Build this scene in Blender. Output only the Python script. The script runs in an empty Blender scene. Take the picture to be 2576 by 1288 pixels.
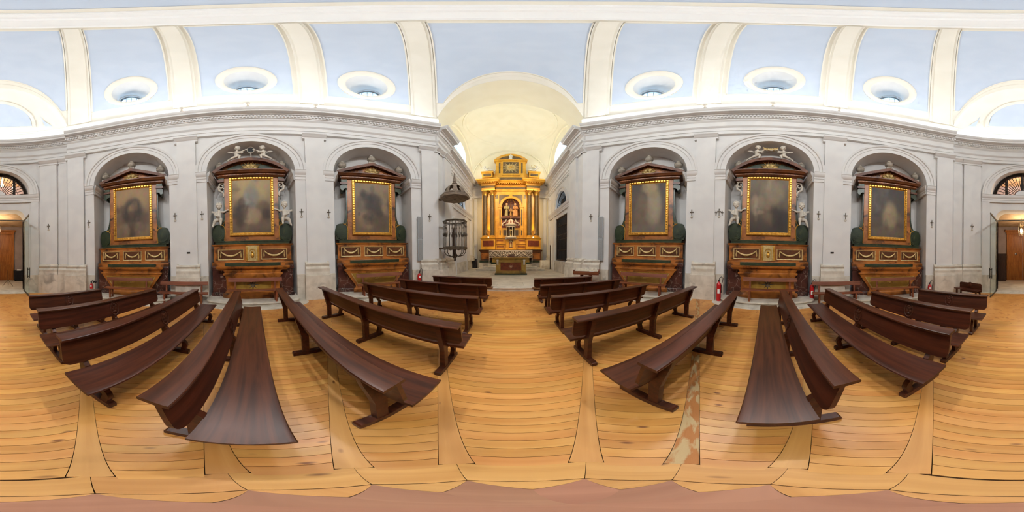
import bpy, bmesh, math, random
from math import sin, cos, pi, radians, sqrt, atan2, hypot
from mathutils import Vector, Matrix
random.seed(7)
S = bpy.context.scene
COL = S.collection
# ---------------------------------------------------------------- camera
CAM = (0.0, 0.07, 1.72)
cd = bpy.data.cameras.new('camera'); cd.type = 'PANO'; cd.panorama_type = 'EQUIRECTANGULAR'
cd.clip_start = 0.02; cd.clip_end = 200
cam = bpy.data.objects.new('camera', cd); COL.objects.link(cam); S.camera = cam
cam.location = CAM; cam.rotation_euler = (radians(90 - 1.2), 0, radians(-0.6))
# ---------------------------------------------------------------- world, exposure
wd = bpy.data.worlds.new('sky'); S.world = wd; wd.use_nodes = True
bg = wd.node_tree.nodes['Background']; bg.inputs[0].default_value = (0.48, 0.73, 1.0, 1); bg.inputs[1].default_value = 4.6
S.view_settings.view_transform = 'Standard'; S.view_settings.look = 'None'
S.view_settings.exposure = 0.17; S.view_settings.gamma = 1.0; S.view_settings.use_curve_mapping = False
try:
    S.cycles.use_denoising = True; S.cycles.max_bounces = 6; S.cycles.diffuse_bounces = 4; S.cycles.use_light_tree = False; S.cycles.glossy_bounces = 2; S.cycles.transmission_bounces = 2; S.cycles.transparent_max_bounces = 6
    S.cycles.sample_clamp_indirect = 6; S.cycles.use_adaptive_sampling = True; S.cycles.adaptive_threshold = .10; S.cycles.adaptive_min_samples = 12; S.cycles.caustics_reflective = False; S.cycles.caustics_refractive = False
except Exception: pass
COVE, COVE_FRONT, SPOT_W = 57.0, 61.0, 850.0      # strengths of the cornice light strips and the cornice spotlights
def lamp(name, kind, loc, energy, color, size=.1, rot=None, spot=None, blend=.6, label=None):
    l = bpy.data.lights.new(name, kind); l.energy = energy; l.color = color
    if kind == 'AREA': l.size = size
    elif kind != 'SUN': l.shadow_soft_size = size
    if spot: l.spot_size = radians(spot); l.spot_blend = blend
    o = bpy.data.objects.new(name, l); COL.objects.link(o); o.location = loc
    if rot is not None: o.rotation_euler = rot
    return o
def aim(o, tgt):
    o.rotation_euler = (Vector(tgt) - o.location).to_track_quat('-Z', 'Y').to_euler()
# six spotlights standing on the nave cornice
SPOTS = []
for s in (-1, 1):
    for y in (-2.35, 0.0, 2.35):
        x = 6.27 * sqrt(1 - (y / 8.45) ** 2) - .62
        o = lamp('cornice_spotlight', 'SPOT', (s * (x - .12), y, 9.22), SPOT_W, (.955, .975, .985), .30, spot=125, blend=1.0)
        aim(o, (-s * 5.6, y * 1.3, 2.2)); SPOTS.append((s * x, y))
# ---------------------------------------------------------------- materials
def lin(c): return tuple((v / 255 / 12.92 if v <= 10.3 else ((v / 255 + .055) / 1.055) ** 2.4) for v in c)
MT = {}
def pm(name, c1, c2=None, scale=4, rough=.6, metal=0, bump=0, stretch=(1, 1, 1), vein=None, vscale=2, vw=.03, detail=4,
       rnd=0, knots=None, lo=.35, hi=.65, spec=.5, patch=None, pscale=2, plo=.55, phi=.66, bscale=None):
    m = bpy.data.materials.new(name); m.use_nodes = True; nt = m.node_tree; N = nt.nodes; L = nt.links
    b = N['Principled BSDF']; b.inputs['Roughness'].default_value = rough; b.inputs['Metallic'].default_value = metal
    b.inputs['Specular IOR Level'].default_value = spec
    c1 = lin(c1); c2 = lin(c2) if c2 else None
    tc = N.new('ShaderNodeTexCoord'); mp = N.new('ShaderNodeMapping'); mp.inputs['Scale'].default_value = stretch
    L.new(tc.outputs['Object'], mp.inputs[0]); vec = mp.outputs[0]
    if rnd:
        oi = N.new('ShaderNodeObjectInfo'); va = N.new('ShaderNodeVectorMath'); va.operation = 'ADD'
        mu = N.new('ShaderNodeMath'); mu.operation = 'MULTIPLY'; mu.inputs[1].default_value = 37
        L.new(oi.outputs['Random'], mu.inputs[0]); L.new(vec, va.inputs[0]); L.new(mu.outputs[0], va.inputs[1]); vec = va.outputs[0]
    def ramp(src, a, bb, pa, pb):
        r = N.new('ShaderNodeValToRGB'); e = r.color_ramp.elements
        e[0].position = pa; e[1].position = pb; e[0].color = (*a, 1); e[1].color = (*bb, 1); L.new(src, r.inputs[0]); return r.outputs[0]
    def noise(sc, det=detail, dist=0, v=None):
        n = N.new('ShaderNodeTexNoise'); n.inputs['Scale'].default_value = sc; n.inputs['Detail'].default_value = det
        n.inputs['Distortion'].default_value = dist; L.new(v or vec, n.inputs['Vector']); return n.outputs[0]
    def mix(f, a, bcol):
        x = N.new('ShaderNodeMix'); x.data_type = 'RGBA'; L.new(f, x.inputs[0]); L.new(a, x.inputs[6])
        if isinstance(bcol, tuple): x.inputs[7].default_value = (*bcol, 1)
        else: L.new(bcol, x.inputs[7])
        return x.outputs[2]
    nz = None
    if c2:
        nz = noise(scale, detail, .4); col = ramp(nz, c1, c2, lo, hi)
    else:
        rgb = N.new('ShaderNodeRGB'); rgb.outputs[0].default_value = (*c1, 1); col = rgb.outputs[0]
    if patch:
        f = ramp(noise(pscale, 3, .8), (0, 0, 0), (1, 1, 1), plo, phi); col = mix(f, col, lin(patch))
    if vein:
        v = N.new('ShaderNodeTexVoronoi'); v.feature = 'DISTANCE_TO_EDGE'; v.inputs['Scale'].default_value = vscale
        dn = N.new('ShaderNodeTexNoise'); dn.inputs['Scale'].default_value = vscale * 1.6; L.new(vec, dn.inputs['Vector'])
        ad = N.new('ShaderNodeMixRGB'); ad.blend_type = 'LINEAR_LIGHT'; ad.inputs[0].default_value = .35
        L.new(vec, ad.inputs[1]); L.new(dn.outputs['Color'], ad.inputs[2]); L.new(ad.outputs[0], v.inputs['Vector'])
        f = ramp(v.outputs['Distance'], (.75, .75, .75), (0, 0, 0), 0, vw); col = mix(f, col, lin(vein))
    if knots:
        v = N.new('ShaderNodeTexVoronoi'); v.inputs['Scale'].default_value = 1
        kp = N.new('ShaderNodeMapping'); kp.inputs['Scale'].default_value = (2.6, 6.2, 1); kp.inputs['Rotation'].default_value = (0, 0, .1)
        src = vec if not rnd else va.outputs[0]
        tco = N.new('ShaderNodeVectorMath'); tco.operation = 'ADD'; L.new(tc.outputs['Object'], tco.inputs[0])
        if rnd: L.new(mu.outputs[0], tco.inputs[1])
        L.new(tco.outputs[0], kp.inputs[0]); L.new(kp.outputs[0], v.inputs['Vector'])
        f = ramp(v.outputs['Distance'], (.85, .85, .85), (0, 0, 0), .05, .12); col = mix(f, col, lin(knots))
    if rnd:
        hs = N.new('ShaderNodeHueSaturation'); mr = N.new('ShaderNodeMapRange')
        mr.inputs['To Min'].default_value = 1 - rnd; mr.inputs['To Max'].default_value = 1 + rnd
        wn = N.new('ShaderNodeTexWhiteNoise'); wn.noise_dimensions = '1D'; L.new(oi.outputs['Random'], wn.inputs['W'])
        L.new(wn.outputs['Value'], mr.inputs[0]); L.new(mr.outputs[0], hs.inputs['Value']); L.new(col, hs.inputs['Color'])
        mr2 = N.new('ShaderNodeMapRange'); mr2.inputs['To Min'].default_value = .497; mr2.inputs['To Max'].default_value = .506
        L.new(oi.outputs['Random'], mr2.inputs[0]); L.new(mr2.outputs[0], hs.inputs['Hue']); col = hs.outputs[0]
    L.new(col, b.inputs['Base Color'])
    if bump:
        bp = N.new('ShaderNodeBump'); bp.inputs['Strength'].default_value = bump; bp.inputs['Distance'].default_value = .01
        L.new(noise(bscale or scale * 6, 5), bp.inputs['Height']); L.new(bp.outputs[0], b.inputs['Normal'])
    MT[name] = m; return m
def em(name, col, st):
    m = bpy.data.materials.new(name); m.use_nodes = True; n = m.node_tree.nodes; n.clear()
    e = n.new('ShaderNodeEmission'); e.inputs[0].default_value = (*col, 1); e.inputs[1].default_value = st
    o = n.new('ShaderNodeOutputMaterial'); m.node_tree.links.new(e.outputs[0], o.inputs[0]); MT[name] = m; return m
def glass(name, tint, fac=.10, rough=.02):
    m = bpy.data.materials.new(name); m.use_nodes = True; nt = m.node_tree; n = nt.nodes; n.clear()
    t = n.new('ShaderNodeBsdfTransparent'); t.inputs[0].default_value = (*tint, 1)
    g = n.new('ShaderNodeBsdfGlossy'); g.inputs['Roughness'].default_value = rough; g.inputs[0].default_value = (1, 1, 1, 1)
    fr = n.new('ShaderNodeFresnel'); fr.inputs[0].default_value = 1.12
    mx = n.new('ShaderNodeMixShader'); o = n.new('ShaderNodeOutputMaterial')
    mx.inputs[0].default_value = fac; nt.links.new(t.outputs[0], mx.inputs[1]); nt.links.new(g.outputs[0], mx.inputs[2])
    nt.links.new(mx.outputs[0], o.inputs[0]); MT[name] = m; return m
pm('plaster', (230, 228, 225), (223, 221, 219), 1.5, .85, detail=1)
pm('plaster_cream', (248, 243, 231), (244, 239, 226), 1.2, .85, detail=1)
pm('plaster_blue', (210, 222, 240), (205, 218, 237), 1.5, .85, detail=1)
pm('plaster_yellow', (247, 239, 214), (243, 234, 207), 1.0, .85, detail=1)
pm('stone', (222, 213, 198), (200, 190, 174), 3, .75, bump=.25, patch=(160, 152, 140), pscale=2.3, plo=.58, phi=.8)
pm('stone_floor', (222, 211, 192), (202, 191, 172), 2, .55, patch=(184, 173, 155), pscale=1.2, plo=.52, phi=.8)
pm('floor_wood', (216, 156, 84), (200, 134, 64), 1.6, .34, stretch=(.5, 5, 1), rnd=.10, knots=(110, 56, 26), detail=3, bscale=22)
pm('floor_strip', (214, 156, 88), (200, 140, 72), 2.0, .34, stretch=(.4, 7, 1), rnd=.05, knots=(116, 60, 28), detail=3, bscale=22)
pm('floor_worn', (190, 160, 112), (176, 112, 52), 7, .6, bump=.2, stretch=(.6, 2.2, 1), detail=5, lo=.46, hi=.54)
pm('floor_inlay', (176, 122, 92), (160, 106, 78), 2.2, .4, stretch=(.6, 5, 1), rnd=.06, detail=3)
pm('floor_gap', (84, 54, 26), rough=.9)
pm('pew_wood', (88, 45, 28), (60, 30, 19), 2.4, .34, spec=.32, stretch=(.5, 8, 8), rnd=.08, detail=3, bscale=16)
pm('red_wood', (140, 74, 42), (112, 54, 30), 2.4, .45, bump=.05, stretch=(.6, 6, 6), rnd=.06, detail=3)
pm('orange_marble', (196, 122, 52), (148, 86, 35), 2.4, .34, patch=(80, 44, 20), pscale=2.3, plo=.56, phi=.68, detail=4)
pm('brown_marble', (116, 66, 34), (88, 48, 24), 3, .32, patch=(66, 30, 16), pscale=2.4, plo=.56, phi=.7, detail=3)
pm('olive_marble', (176, 140, 62), (150, 112, 44), 3, .35, patch=(104, 84, 36), pscale=2.6, plo=.55, phi=.75, detail=3)
pm('green_marble', (58, 70, 46), (40, 52, 36), 4, .3, patch=(84, 88, 56), pscale=5, plo=.6, phi=.74, detail=3)
pm('dark_marble', (98, 56, 46), (70, 38, 32), 3, .28, vein=(190, 172, 156), vscale=1.6, vw=.012, patch=(46, 26, 24), pscale=2, detail=3)
pm('gold_marble', (226, 168, 52), (206, 144, 36), 1.6, .35, vein=(176, 116, 34), vscale=.9, vw=.010, detail=3)
pm('grain_marble', (118, 96, 64), (56, 42, 28), 38, .3, detail=2, lo=.42, hi=.58)
pm('red_marble', (132, 62, 34), (104, 44, 26), 6, .3, detail=3)
pm('gold', (226, 176, 84), (196, 142, 54), 12, .32, metal=.75, bump=.1)
pm('gilt_pale', (220, 194, 134), (192, 162, 98), 14, .4, metal=.12)
pm('white_stucco', (226, 218, 204), (206, 196, 180), 8, .7, bump=.1)
pm('grey_stucco', (190, 182, 168), (164, 154, 140), 8, .7, bump=.1)
pm('iron', (58, 52, 46), (40, 36, 32), 10, .5, metal=.6)
pm('old_wood', (144, 127, 108), (112, 96, 82), 4, .6, stretch=(1, 1, 4), bump=.1)
pm('grey_paint', (176, 182, 186), rough=.5)
pm('grey_mesh', (158, 158, 156), (142, 142, 141), 60, .6)
pm('red_paint', (196, 26, 30), rough=.3)
pm('black_rubber', (24, 24, 24), rough=.5)
pm('white_paper', (240, 240, 236), rough=.7)
pm('bronze', (100, 86, 68), (76, 64, 50), 8, .5, metal=.2)
pm('plaster_white', (253, 253, 252), rough=.85)
pm('pulpit_iron', (92, 80, 68), (70, 60, 50), 10, .5, metal=.2)
pm('pale_stone', (214, 204, 190), (196, 186, 170), 8, .7)
pm('linen', (242, 232, 212), (230, 218, 196), 6, .9, bump=.2)
pm('lace_gap', (128, 112, 96), (104, 90, 76), 20, .9)
pm('lace', (240, 228, 214), (226, 212, 196), 14, .9, bump=.2)
pm('door_wood', (182, 116, 54), (150, 88, 36), 2.5, .4, stretch=(6, 6, .6), bump=.05, detail=3)
pm('dark_wood', (66, 46, 36), (48, 32, 26), 4, .5, stretch=(4, 4, .6))
pm('black_cloth', (30, 32, 40), (22, 24, 30), 6, .7)
pm('skin_paint', (204, 164, 126), rough=.6)
pm('robe_gold', (196, 156, 92), (150, 100, 56), 8, .5)
pm('robe_green', (150, 148, 104), (176, 150, 96), 8, .5)
pm('robe_brown', (178, 116, 66), (200, 148, 84), 8, .5)
pm('candle_wax', (244, 236, 216), rough=.6)
pm('vest_wall', (178, 166, 168), (168, 156, 156), 2, .85)
pm('vest_plaster', (214, 186, 150), (190, 160, 124), 2, .8)
em('led_warm', (.94, .98, 1.0), COVE); em('led_front', (.97, .95, .84), COVE_FRONT)
em('lamp_glow', (1.0, .78, .46), 14.0)
glass('door_glass', (.93, .97, .95)); glass('window_glass', (.86, .95, 1.0)); glass('lantern_glass', (1, .95, .85))
# ---------------------------------------------------------------- mesh helpers
class MB:
    def __init__(s): s.v = []; s.f = []
    def add(s, vs, fs):
        o = len(s.v); s.v += [tuple(v) for v in vs]; s.f += [tuple(i + o for i in f) for f in fs]; return s
    def box(s, x0, x1, y0, y1, z0, z1):
        return s.add([(x0, y0, z0), (x1, y0, z0), (x1, y1, z0), (x0, y1, z0), (x0, y0, z1), (x1, y0, z1), (x1, y1, z1), (x0, y1, z1)],
                     [(3, 2, 1, 0), (4, 5, 6, 7), (0, 1, 5, 4), (1, 2, 6, 5), (2, 3, 7, 6), (3, 0, 4, 7)])
    def hexa(s, b, t):      # 4 bottom, 4 top points
        return s.add(list(b) + list(t), [(3, 2, 1, 0), (4, 5, 6, 7), (0, 1, 5, 4), (1, 2, 6, 5), (2, 3, 7, 6), (3, 0, 4, 7)])
    def prism(s, poly, a, b, axis='y'):      # poly in the two other axes
        def P(u, w, t): return {'y': (u, t, w), 'x': (t, u, w), 'z': (u, w, t)}[axis]
        n = len(poly); return s.add([P(u, w, a) for u, w in poly] + [P(u, w, b) for u, w in poly],
            [tuple(range(n))[::-1], tuple(range(n, 2 * n))] + [(i, (i + 1) % n, n + (i + 1) % n, n + i) for i in range(n)])
    def rings(s, R, close=True, caps=True):  # list of equal-length rings of points
        n = len(R[0]); o = len(s.v)
        for r in R: s.v += [tuple(p) for p in r]
        m = n if close else n - 1
        for k in range(len(R) - 1):
            for i in range(m): s.f.append((o + k * n + i, o + k * n + (i + 1) % n, o + (k + 1) * n + (i + 1) % n, o + (k + 1) * n + i))
        if caps and close:
            s.f.append(tuple(o + i for i in range(n))[::-1]); s.f.append(tuple(o + (len(R) - 1) * n + i for i in range(n)))
        return s
    def lathe(s, prof, c=(0, 0, 0), n=16, sx=1, sy=1, a0=0):
        return s.rings([[(c[0] + r * sx * cos(a0 + 2 * pi * i / n), c[1] + r * sy * sin(a0 + 2 * pi * i / n), c[2] + z) for i in range(n)] for r, z in prof])
    def ball(s, c, rx, ry=None, rz=None, n=10, m=7):
        ry = ry or rx; rz = rz or rx
        return s.rings([[(c[0] + rx * sin(pi * (k + .02) / (m + .04)) * cos(2 * pi * i / n), c[1] + ry * sin(pi * (k + .02) / (m + .04)) * sin(2 * pi * i / n), c[2] - rz * cos(pi * (k + .02) / (m + .04))) for i in range(n)] for k in range(m + 1)])
    def tube(s, pts, r, n=8, caps=True, flat=1):
        pts = [Vector(p) for p in pts]; R = []; rr = r if isinstance(r, (list, tuple)) else [r] * len(pts); up = None
        for i, p in enumerate(pts):
            t = (pts[min(i + 1, len(pts) - 1)] - pts[max(i - 1, 0)]).normalized()
            if up is None: up = Vector((0, 0, 1)) if abs(t.z) < .9 else Vector((1, 0, 0))
            a = t.cross(up); a = a.normalized() if a.length > 1e-6 else Vector((1, 0, 0)); b = a.cross(t).normalized(); up = b
            R.append([p + (a * cos(2 * pi * k / n) + b * sin(2 * pi * k / n) * flat) * rr[i] for k in range(n)])
        return s.rings(R, True, caps)
    def grid(s, P):         # P[i][j] points
        n = len(P[0]); o = len(s.v)
        for r in P: s.v += [tuple(p) for p in r]
        for i in range(len(P) - 1):
            for j in range(n - 1): s.f.append((o + i * n + j, o + i * n + j + 1, o + (i + 1) * n + j + 1, o + (i + 1) * n + j))
        return s
    def build(s, name, mat, parent=None, smooth=False, loc=None, rz=0, bevel=0, fix=True):
        me = bpy.data.meshes.new(name); me.from_pydata(s.v, [], s.f)
        if fix:
            b = bmesh.new(); b.from_mesh(me); bmesh.ops.recalc_face_normals(b, faces=b.faces); b.to_mesh(me); b.free()
        if isinstance(mat, str): mat = MT[mat]
        me.materials.append(mat)
        if smooth:
            me.polygons.foreach_set('use_smooth', [True] * len(me.polygons))
            if smooth != 2: 
                try: me.set_sharp_from_angle(angle=radians(38))
                except Exception: pass
        o = bpy.data.objects.new(name, me); COL.objects.link(o)
        if parent: o.parent = parent
        if loc: o.location = loc
        if rz: o.rotation_euler = (0, 0, rz)
        if bevel:
            m = o.modifiers.new('bevel', 'BEVEL'); m.width = bevel; m.segments = 2; m.limit_method = 'ANGLE'; m.angle_limit = radians(40)
        return o
def empty(name, loc=(0, 0, 0), rz=0):
    o = bpy.data.objects.new(name, None); COL.objects.link(o); o.location = loc; o.rotation_euler = (0, 0, rz); o.empty_display_size = .1; return o
def tag(o, label=None, cat=None, group=None, kind=None):
    for k, v in (('label', label), ('category', cat), ('group', group), ('kind', kind)):
        if v: o[k] = v
    return o
def struct(o): o['kind'] = 'structure'; return o
KIDS = {}
def copy_tree(o, parent=None):
    c = o.copy(); COL.objects.link(c); c.parent = parent
    for ch in list(o.children): copy_tree(ch, c)
    return c
def az2rz(az): return -radians(az)
# ---------------------------------------------------------------- the elliptical nave
EA, EB = 6.27, 8.45
from functools import lru_cache as _lc
@_lc(None)
def W(phi, d=0., z=0.):
    t = radians(phi); s, c = sin(t), cos(t); r = 1 / sqrt((s / EA) ** 2 + (c / EB) ** 2); x, y = r * s, r * c
    nx, ny = x / EA ** 2, y / EB ** 2; l = hypot(nx, ny); return (x - nx / l * d, y - ny / l * d, z)
def frange(a, b, n): return [a + (b - a) * i / n for i in range(n + 1)]
def sweepw(mb, p0, p1, prof, n=None, caps=True):          # profile (d, z) swept round the ellipse
    n = n or max(2, int(abs(p1 - p0) / 1.5))
    return mb.rings([[W(p, d, z) for d, z in prof] for p in frange(p0, p1, n)], True, caps)
def rect(d0, d1, z0, z1): return [(d0, z0), (d1, z0), (d1, z1), (d0, z1)]
P1, P2 = (25.2, 30.8), (64.3, 70.9)
BAYS = []      # (side, key, mid x, mid y, outward azimuth)
for s in (-1, 1):
    BAYS += [(s, 'front', s * 5.02, 4.70, s * 62.7), (s, 'centre', s * 6.14, 0., s * 90.), (s, 'rear', s * 5.02, -4.70, s * 117.3)]
def bayp(b, lx, ly=0., z=0.):
    a = radians(b[4]); return (b[2] + lx * cos(a) + ly * sin(a), b[3] - lx * sin(a) + ly * cos(a), z)
@_lc(None)
def bayphi(b, lx):      # azimuth (from the centre) at which the bay line through lx meets the wall ellipse
    a = radians(b[4]); x0, y0, _ = bayp(b, lx); dx, dy = sin(a), cos(a)
    A = (dx / EA) ** 2 + (dy / EB) ** 2; Bq = 2 * (x0 * dx / EA ** 2 + y0 * dy / EB ** 2); C = (x0 / EA) ** 2 + (y0 / EB) ** 2 - 1
    t = (-Bq + sqrt(Bq * Bq - 4 * A * C)) / (2 * A); return math.degrees(atan2(x0 + dx * t, y0 + dy * t))
SPR, AR, AO = 5.30, 1.70, 2.13       # arch springing height, inner and outer radius
# ================================================================ THE SETTING
def archz(lx): return SPR + sqrt(max(0, AR * AR - lx * lx))
ENT = [(-.1, 7.46), (.13, 7.46), (.13, 7.66), (.16, 7.66), (.16, 7.86), (.19, 7.88), (.24, 7.94), (.24, 7.98), (.13, 8.0), (.13, 8.36), (.18, 8.40),
       (.22, 8.44), (.22, 8.5), (.28, 8.5), (.28, 8.7), (.36, 8.71), (.38, 8.76), (.60, 8.76), (.61, 8.86), (.64, 8.88), (.67, 8.93), (.70, 9.0), (.70, 9.03), (-.1, 9.05)]
ATT = [(-.1, 9.05), (.34, 9.05), (.34, 9.30), (.30, 9.36), (.30, 9.62), (.33, 9.66), (.33, 9.76), (.25, 9.8), (.22, 9.98), (-.1, 9.98)]
BASE = [(-.05, .95), (.30, .95), (.30, 1.04), (.29, 1.06), (.30, 1.12), (.30, 1.19), (.26, 1.24), (.20, 1.27), (.21, 1.32), (.24, 1.35), (.22, 1.40), (.15, 1.42), (.13, 1.46), (-.05, 1.46)]
CAPT = [(-.05, 7.14), (.15, 7.14), (.15, 7.18), (.13, 7.2), (.13, 7.25), (.19, 7.28), (.22, 7.34), (.29, 7.39), (.30, 7.46), (-.05, 7.46)]
IMPO = [(-.02, 4.86), (.10, 4.86), (.10, 4.98), (.12, 5.0), (.12, 5.08), (.16, 5.12), (.20, 5.2), (.20, 5.28), (.22, 5.3), (-.02, 5.3)]
def pilaster(par, p0, p1, d0=0.):
    sh = lambda pr: [(d + d0, z) for d, z in pr]
    e = .45
    sweepw(MB(), p0, p1, sh(rect(-.03, .15, 1.4, 7.2)), 4).build('pilaster_shaft', 'plaster', par)
    sweepw(MB(), p0 - .8, p1 + .8, sh(BASE), 4).build('pilaster_base', 'stone', par, True)
    sweepw(MB(), p0 - 1.0, p1 + 1.0, sh(rect(-.03, .36, 0, .95)), 4).build('pilaster_plinth', 'stone', par)
    sweepw(MB(), p0 - .85, p1 + .85, sh(CAPT), 4).build('pilaster_capital', 'plaster', par, True)
def wall_side(s, name):
    bays = [b for b in BAYS if b[0] == s]; mb = MB()
    ops = [sorted((bayphi(b, -AR), bayphi(b, AR))) for b in bays]
    cols = []
    for p in frange(P1[0], 180 - P1[0], 86): cols.append((s * p, 0))
    # columns: plain wall everywhere, arch line inside openings
    ph = set(round(s * p, 4) for p in frange(P1[0], 180 - P1[0], 64))
    for b in bays:
        for k in range(33): ph.add(round(bayphi(b, -AR * cos(pi * k / 32)), 4))
    ph = sorted(ph); rows = []
    def zb(p, side):
        for b, o in zip(bays, ops):
            if o[0] - 1e-3 <= p <= o[1] + 1e-3:
                # invert phi->lx by bisection
                if abs(p - o[0]) < 2e-3: return 0 if side < 0 else SPR
                if abs(p - o[1]) < 2e-3: return SPR if side < 0 else 0
                lo, hi = -AR, AR; up = bayphi(b, AR) > bayphi(b, -AR)
                for _ in range(30):
                    m = (lo + hi) / 2
                    if (bayphi(b, m) < p) == up: lo = m
                    else: hi = m
                return archz((lo + hi) / 2)
        return 0
    for a, c in zip(ph, ph[1:]):
        mb.add([W(a, 0, zb(a, 1)), W(c, 0, zb(c, -1)), W(c, 0, 7.5), W(a, 0, 7.5)], [(0, 1, 2, 3)])
    w = struct(mb.build(name, 'plaster'))
    for p in (P1, P2, (180 - P2[1], 180 - P2[0]), (180 - P1[1], 180 - P1[0])): pilaster(w, s * p[0] if s > 0 else -p[1], s * p[1] if s > 0 else -p[0])
    D = .95
    for b, o in zip(bays, ops):
        prof = [(AR, 0.)] + [(AR * cos(pi * k / 28), SPR + AR * sin(pi * k / 28)) for k in range(29)] + [(-AR, 0.)]
        m = MB(); m.grid([[W(bayphi(b, x), 0, z) for x, z in prof], [bayp(b, x, D + .12, z) for x, z in prof]])
        m.build('niche_lining', 'plaster', w, True)
        m = MB(); m.add([bayp(b, x, D + .11, z) for x, z in prof], [tuple(range(len(prof)))]); m.build('niche_back', 'plaster', w)
        # archivolt
        pr = [(AR, -.02), (AR, .07), (1.90, .07), (1.91, .10), (2.02, .10), (2.04, .15), (AO, .17), (AO, -.02)]
        m = MB(); R = []
        for k in range(37):
            t = pi * k / 36; R.append([W(bayphi(b, r * cos(t)), d, SPR + r * sin(t)) for r, d in pr])
        m.rings(R); m.build('archivolt', 'plaster', w, True)
        for q in (-1, 1):
            x0, x1 = sorted((q * AR, q * (AO - .01)))
            a0, a1 = sorted((bayphi(b, x0), bayphi(b, x1)))
            sweepw(MB(), a0, a1, rect(-.02, .07, .97, 4.9), 3).build('arch_pier', 'plaster', w)
            sweepw(MB(), a0, a1, rect(-.02, .11, 0, .97), 3).build('pier_dado', 'stone', w)
            # impost: along the face and back along the jamb
            m = MB(); sweepw(m, a0, a1, IMPO, 3)
            xx = q * AR; p = W(bayphi(b, xx), 0, 0); q0 = Vector(p); q1 = Vector(bayp(b, xx, D + .1, 0))
            inn = Vector(bayp(b, 0)) - Vector(bayp(b, q * 1.)); inn.normalize()
            fr = (q0 - q1).normalized()
            m.rings([[tuple(pt + inn * (d - .02) + (fr * d if pt is q0 else fr * 0) + Vector((0, 0, z))) for d, z in IMPO] for pt in (q0, q1)])
            m.build('impost', 'plaster', w, True)
    e = struct(sweepw(MB(), s * (P1[0] - .2), s * (180 - P1[0] + .2), ENT, 110).build('trim_%d' % (1 if s < 0 else 2), 'plaster', None, True))
    m = MB(); n = 0
    for i in range(400):      # dentils, evenly spaced on the curve
        pass
    p = P1[0]
    while p < 180 - P1[0]:
        x, y, _ = W(s * p, .3); step = math.degrees(.13 / hypot(x, y)) * (1 / max(.5, abs(1)))
        sweepw(m, s * p, s * (p + step * .58), rect(.27, .345, 8.55, 8.67), 1); p += step; n += 1
    tag(m.build('dentil_course', 'plaster', e, fix=False), kind='stuff')
    sweepw(MB(), s * (P1[0] - .2), s * (180 - P1[0] + .2), ATT, 110).build('attic_band', 'plaster_cream', e, True)
    return w
wall_side(-1, 'wall_left'); wall_side(1, 'wall_right')
def strip_light(nm, p0, p1, d, z, m, par=None):
    o = sweepw(MB(), p0, p1, rect(d - .03, d + .03, z, z + .03), int(abs(p1 - p0))).build(nm, m, par); return o
o = strip_light('light_strip', 26, 154, .47, 9.06, 'led_warm'); tag(o, 'warm light strip hidden on top of the cornice on the right', 'light strip', 'cornice light strips')
o = strip_light('light_strip', -26, -154, .47, 9.06, 'led_warm'); tag(o, 'warm light strip hidden on top of the cornice on the left', 'light strip', 'cornice light strips')
for x, y in SPOTS:
    o = MB().lathe([(.0, 0), (.10, 0), (.10, .05), (.05, .07), (.05, .14), (.11, .17), (.13, .24), (.13, .32), (.11, .36), (0, .36)], n=14).build('cornice_lamp', 'white_stucco', None, True, (x, y, 9.05))
    sd = 'left' if x < 0 else 'right'; wh = 'front' if y > 1 else 'rear' if y < -1 else 'middle'
    tag(o, 'small round white lamp on the %s cornice, %s one of three' % (sd, wh), 'lamp', 'small lamps on the cornice')
# ---------------------------------------------------------------- back wall (recessed by .25)
RB = -.25
def backphi(x): return 180 - math.degrees(math.asin(min(1, abs(x) / 8.6))) if x >= 0 else -(180 - math.degrees(math.asin(min(1, abs(x) / 8.6))))
def Wx(x, d, z):        # back wall point at world x
    a = EA - RB; b = EB - RB; y = -b * sqrt(max(0, 1 - (x / a) ** 2)); nx, ny = x / a ** 2, y / b ** 2; l = hypot(nx, ny)
    return (x - nx / l * d, y - ny / l * d, z)
def sweepx(mb, x0, x1, prof, n=None):
    n = n or max(2, int(abs(x1 - x0) / .2)); return mb.rings([[Wx(x, d, z) for d, z in prof] for x in frange(x0, x1, n)])
mb = MB()
HW, DH = 1.42, 4.44       # door half width, head height
def headz(x):             # flat head with rounded shoulders
    r = .5; u = abs(x) - (HW - r); return DH if u <= 0 else DH - r + sqrt(max(0, r * r - u * u))
xs = sorted(set([round(v, 4) for v in frange(-3.5, 3.5, 28)] + [round(-AR * cos(pi * k / 30), 4) for k in range(31)] + [-HW, HW] + [round(q * (HW - .5 + .5 * sin(pi * k / 16)), 4) for k in range(9) for q in (-1, 1)]))
for a, c in zip(xs, xs[1:]):
    m_ = (a + c) / 2
    lo = (0, 0) if abs(m_) > HW else (headz(a), headz(c))
    if abs(m_) < AR:
        mb.add([Wx(a, 0, lo[0]), Wx(c, 0, lo[1]), Wx(c, 0, SPR), Wx(a, 0, SPR)], [(0, 1, 2, 3)])
        mb.add([Wx(a, 0, archz(a)), Wx(c, 0, archz(c)), Wx(c, 0, 7.5), Wx(a, 0, 7.5)], [(0, 1, 2, 3)])
    else: mb.add([Wx(a, 0, lo[0]), Wx(c, 0, lo[1]), Wx(c, 0, 7.5), Wx(a, 0, 7.5)], [(0, 1, 2, 3)])
wb = struct(mb.build('wall_back', 'plaster'))
prof = [(AR * cos(pi * k / 28), SPR + AR * sin(pi * k / 28)) for k in range(29)]
MB().grid([[Wx(x, 0, z) for x, z in prof], [(x, -9.25, z) for x, z in prof]]).build('fanlight_reveal', 'plaster', wb, True)
MB().grid([[Wx(x, 0, SPR) for x in frange(-AR, AR, 12)], [(x, -9.25, SPR) for x in frange(-AR, AR, 12)]]).build('fanlight_sill', 'plaster', wb)
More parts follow.
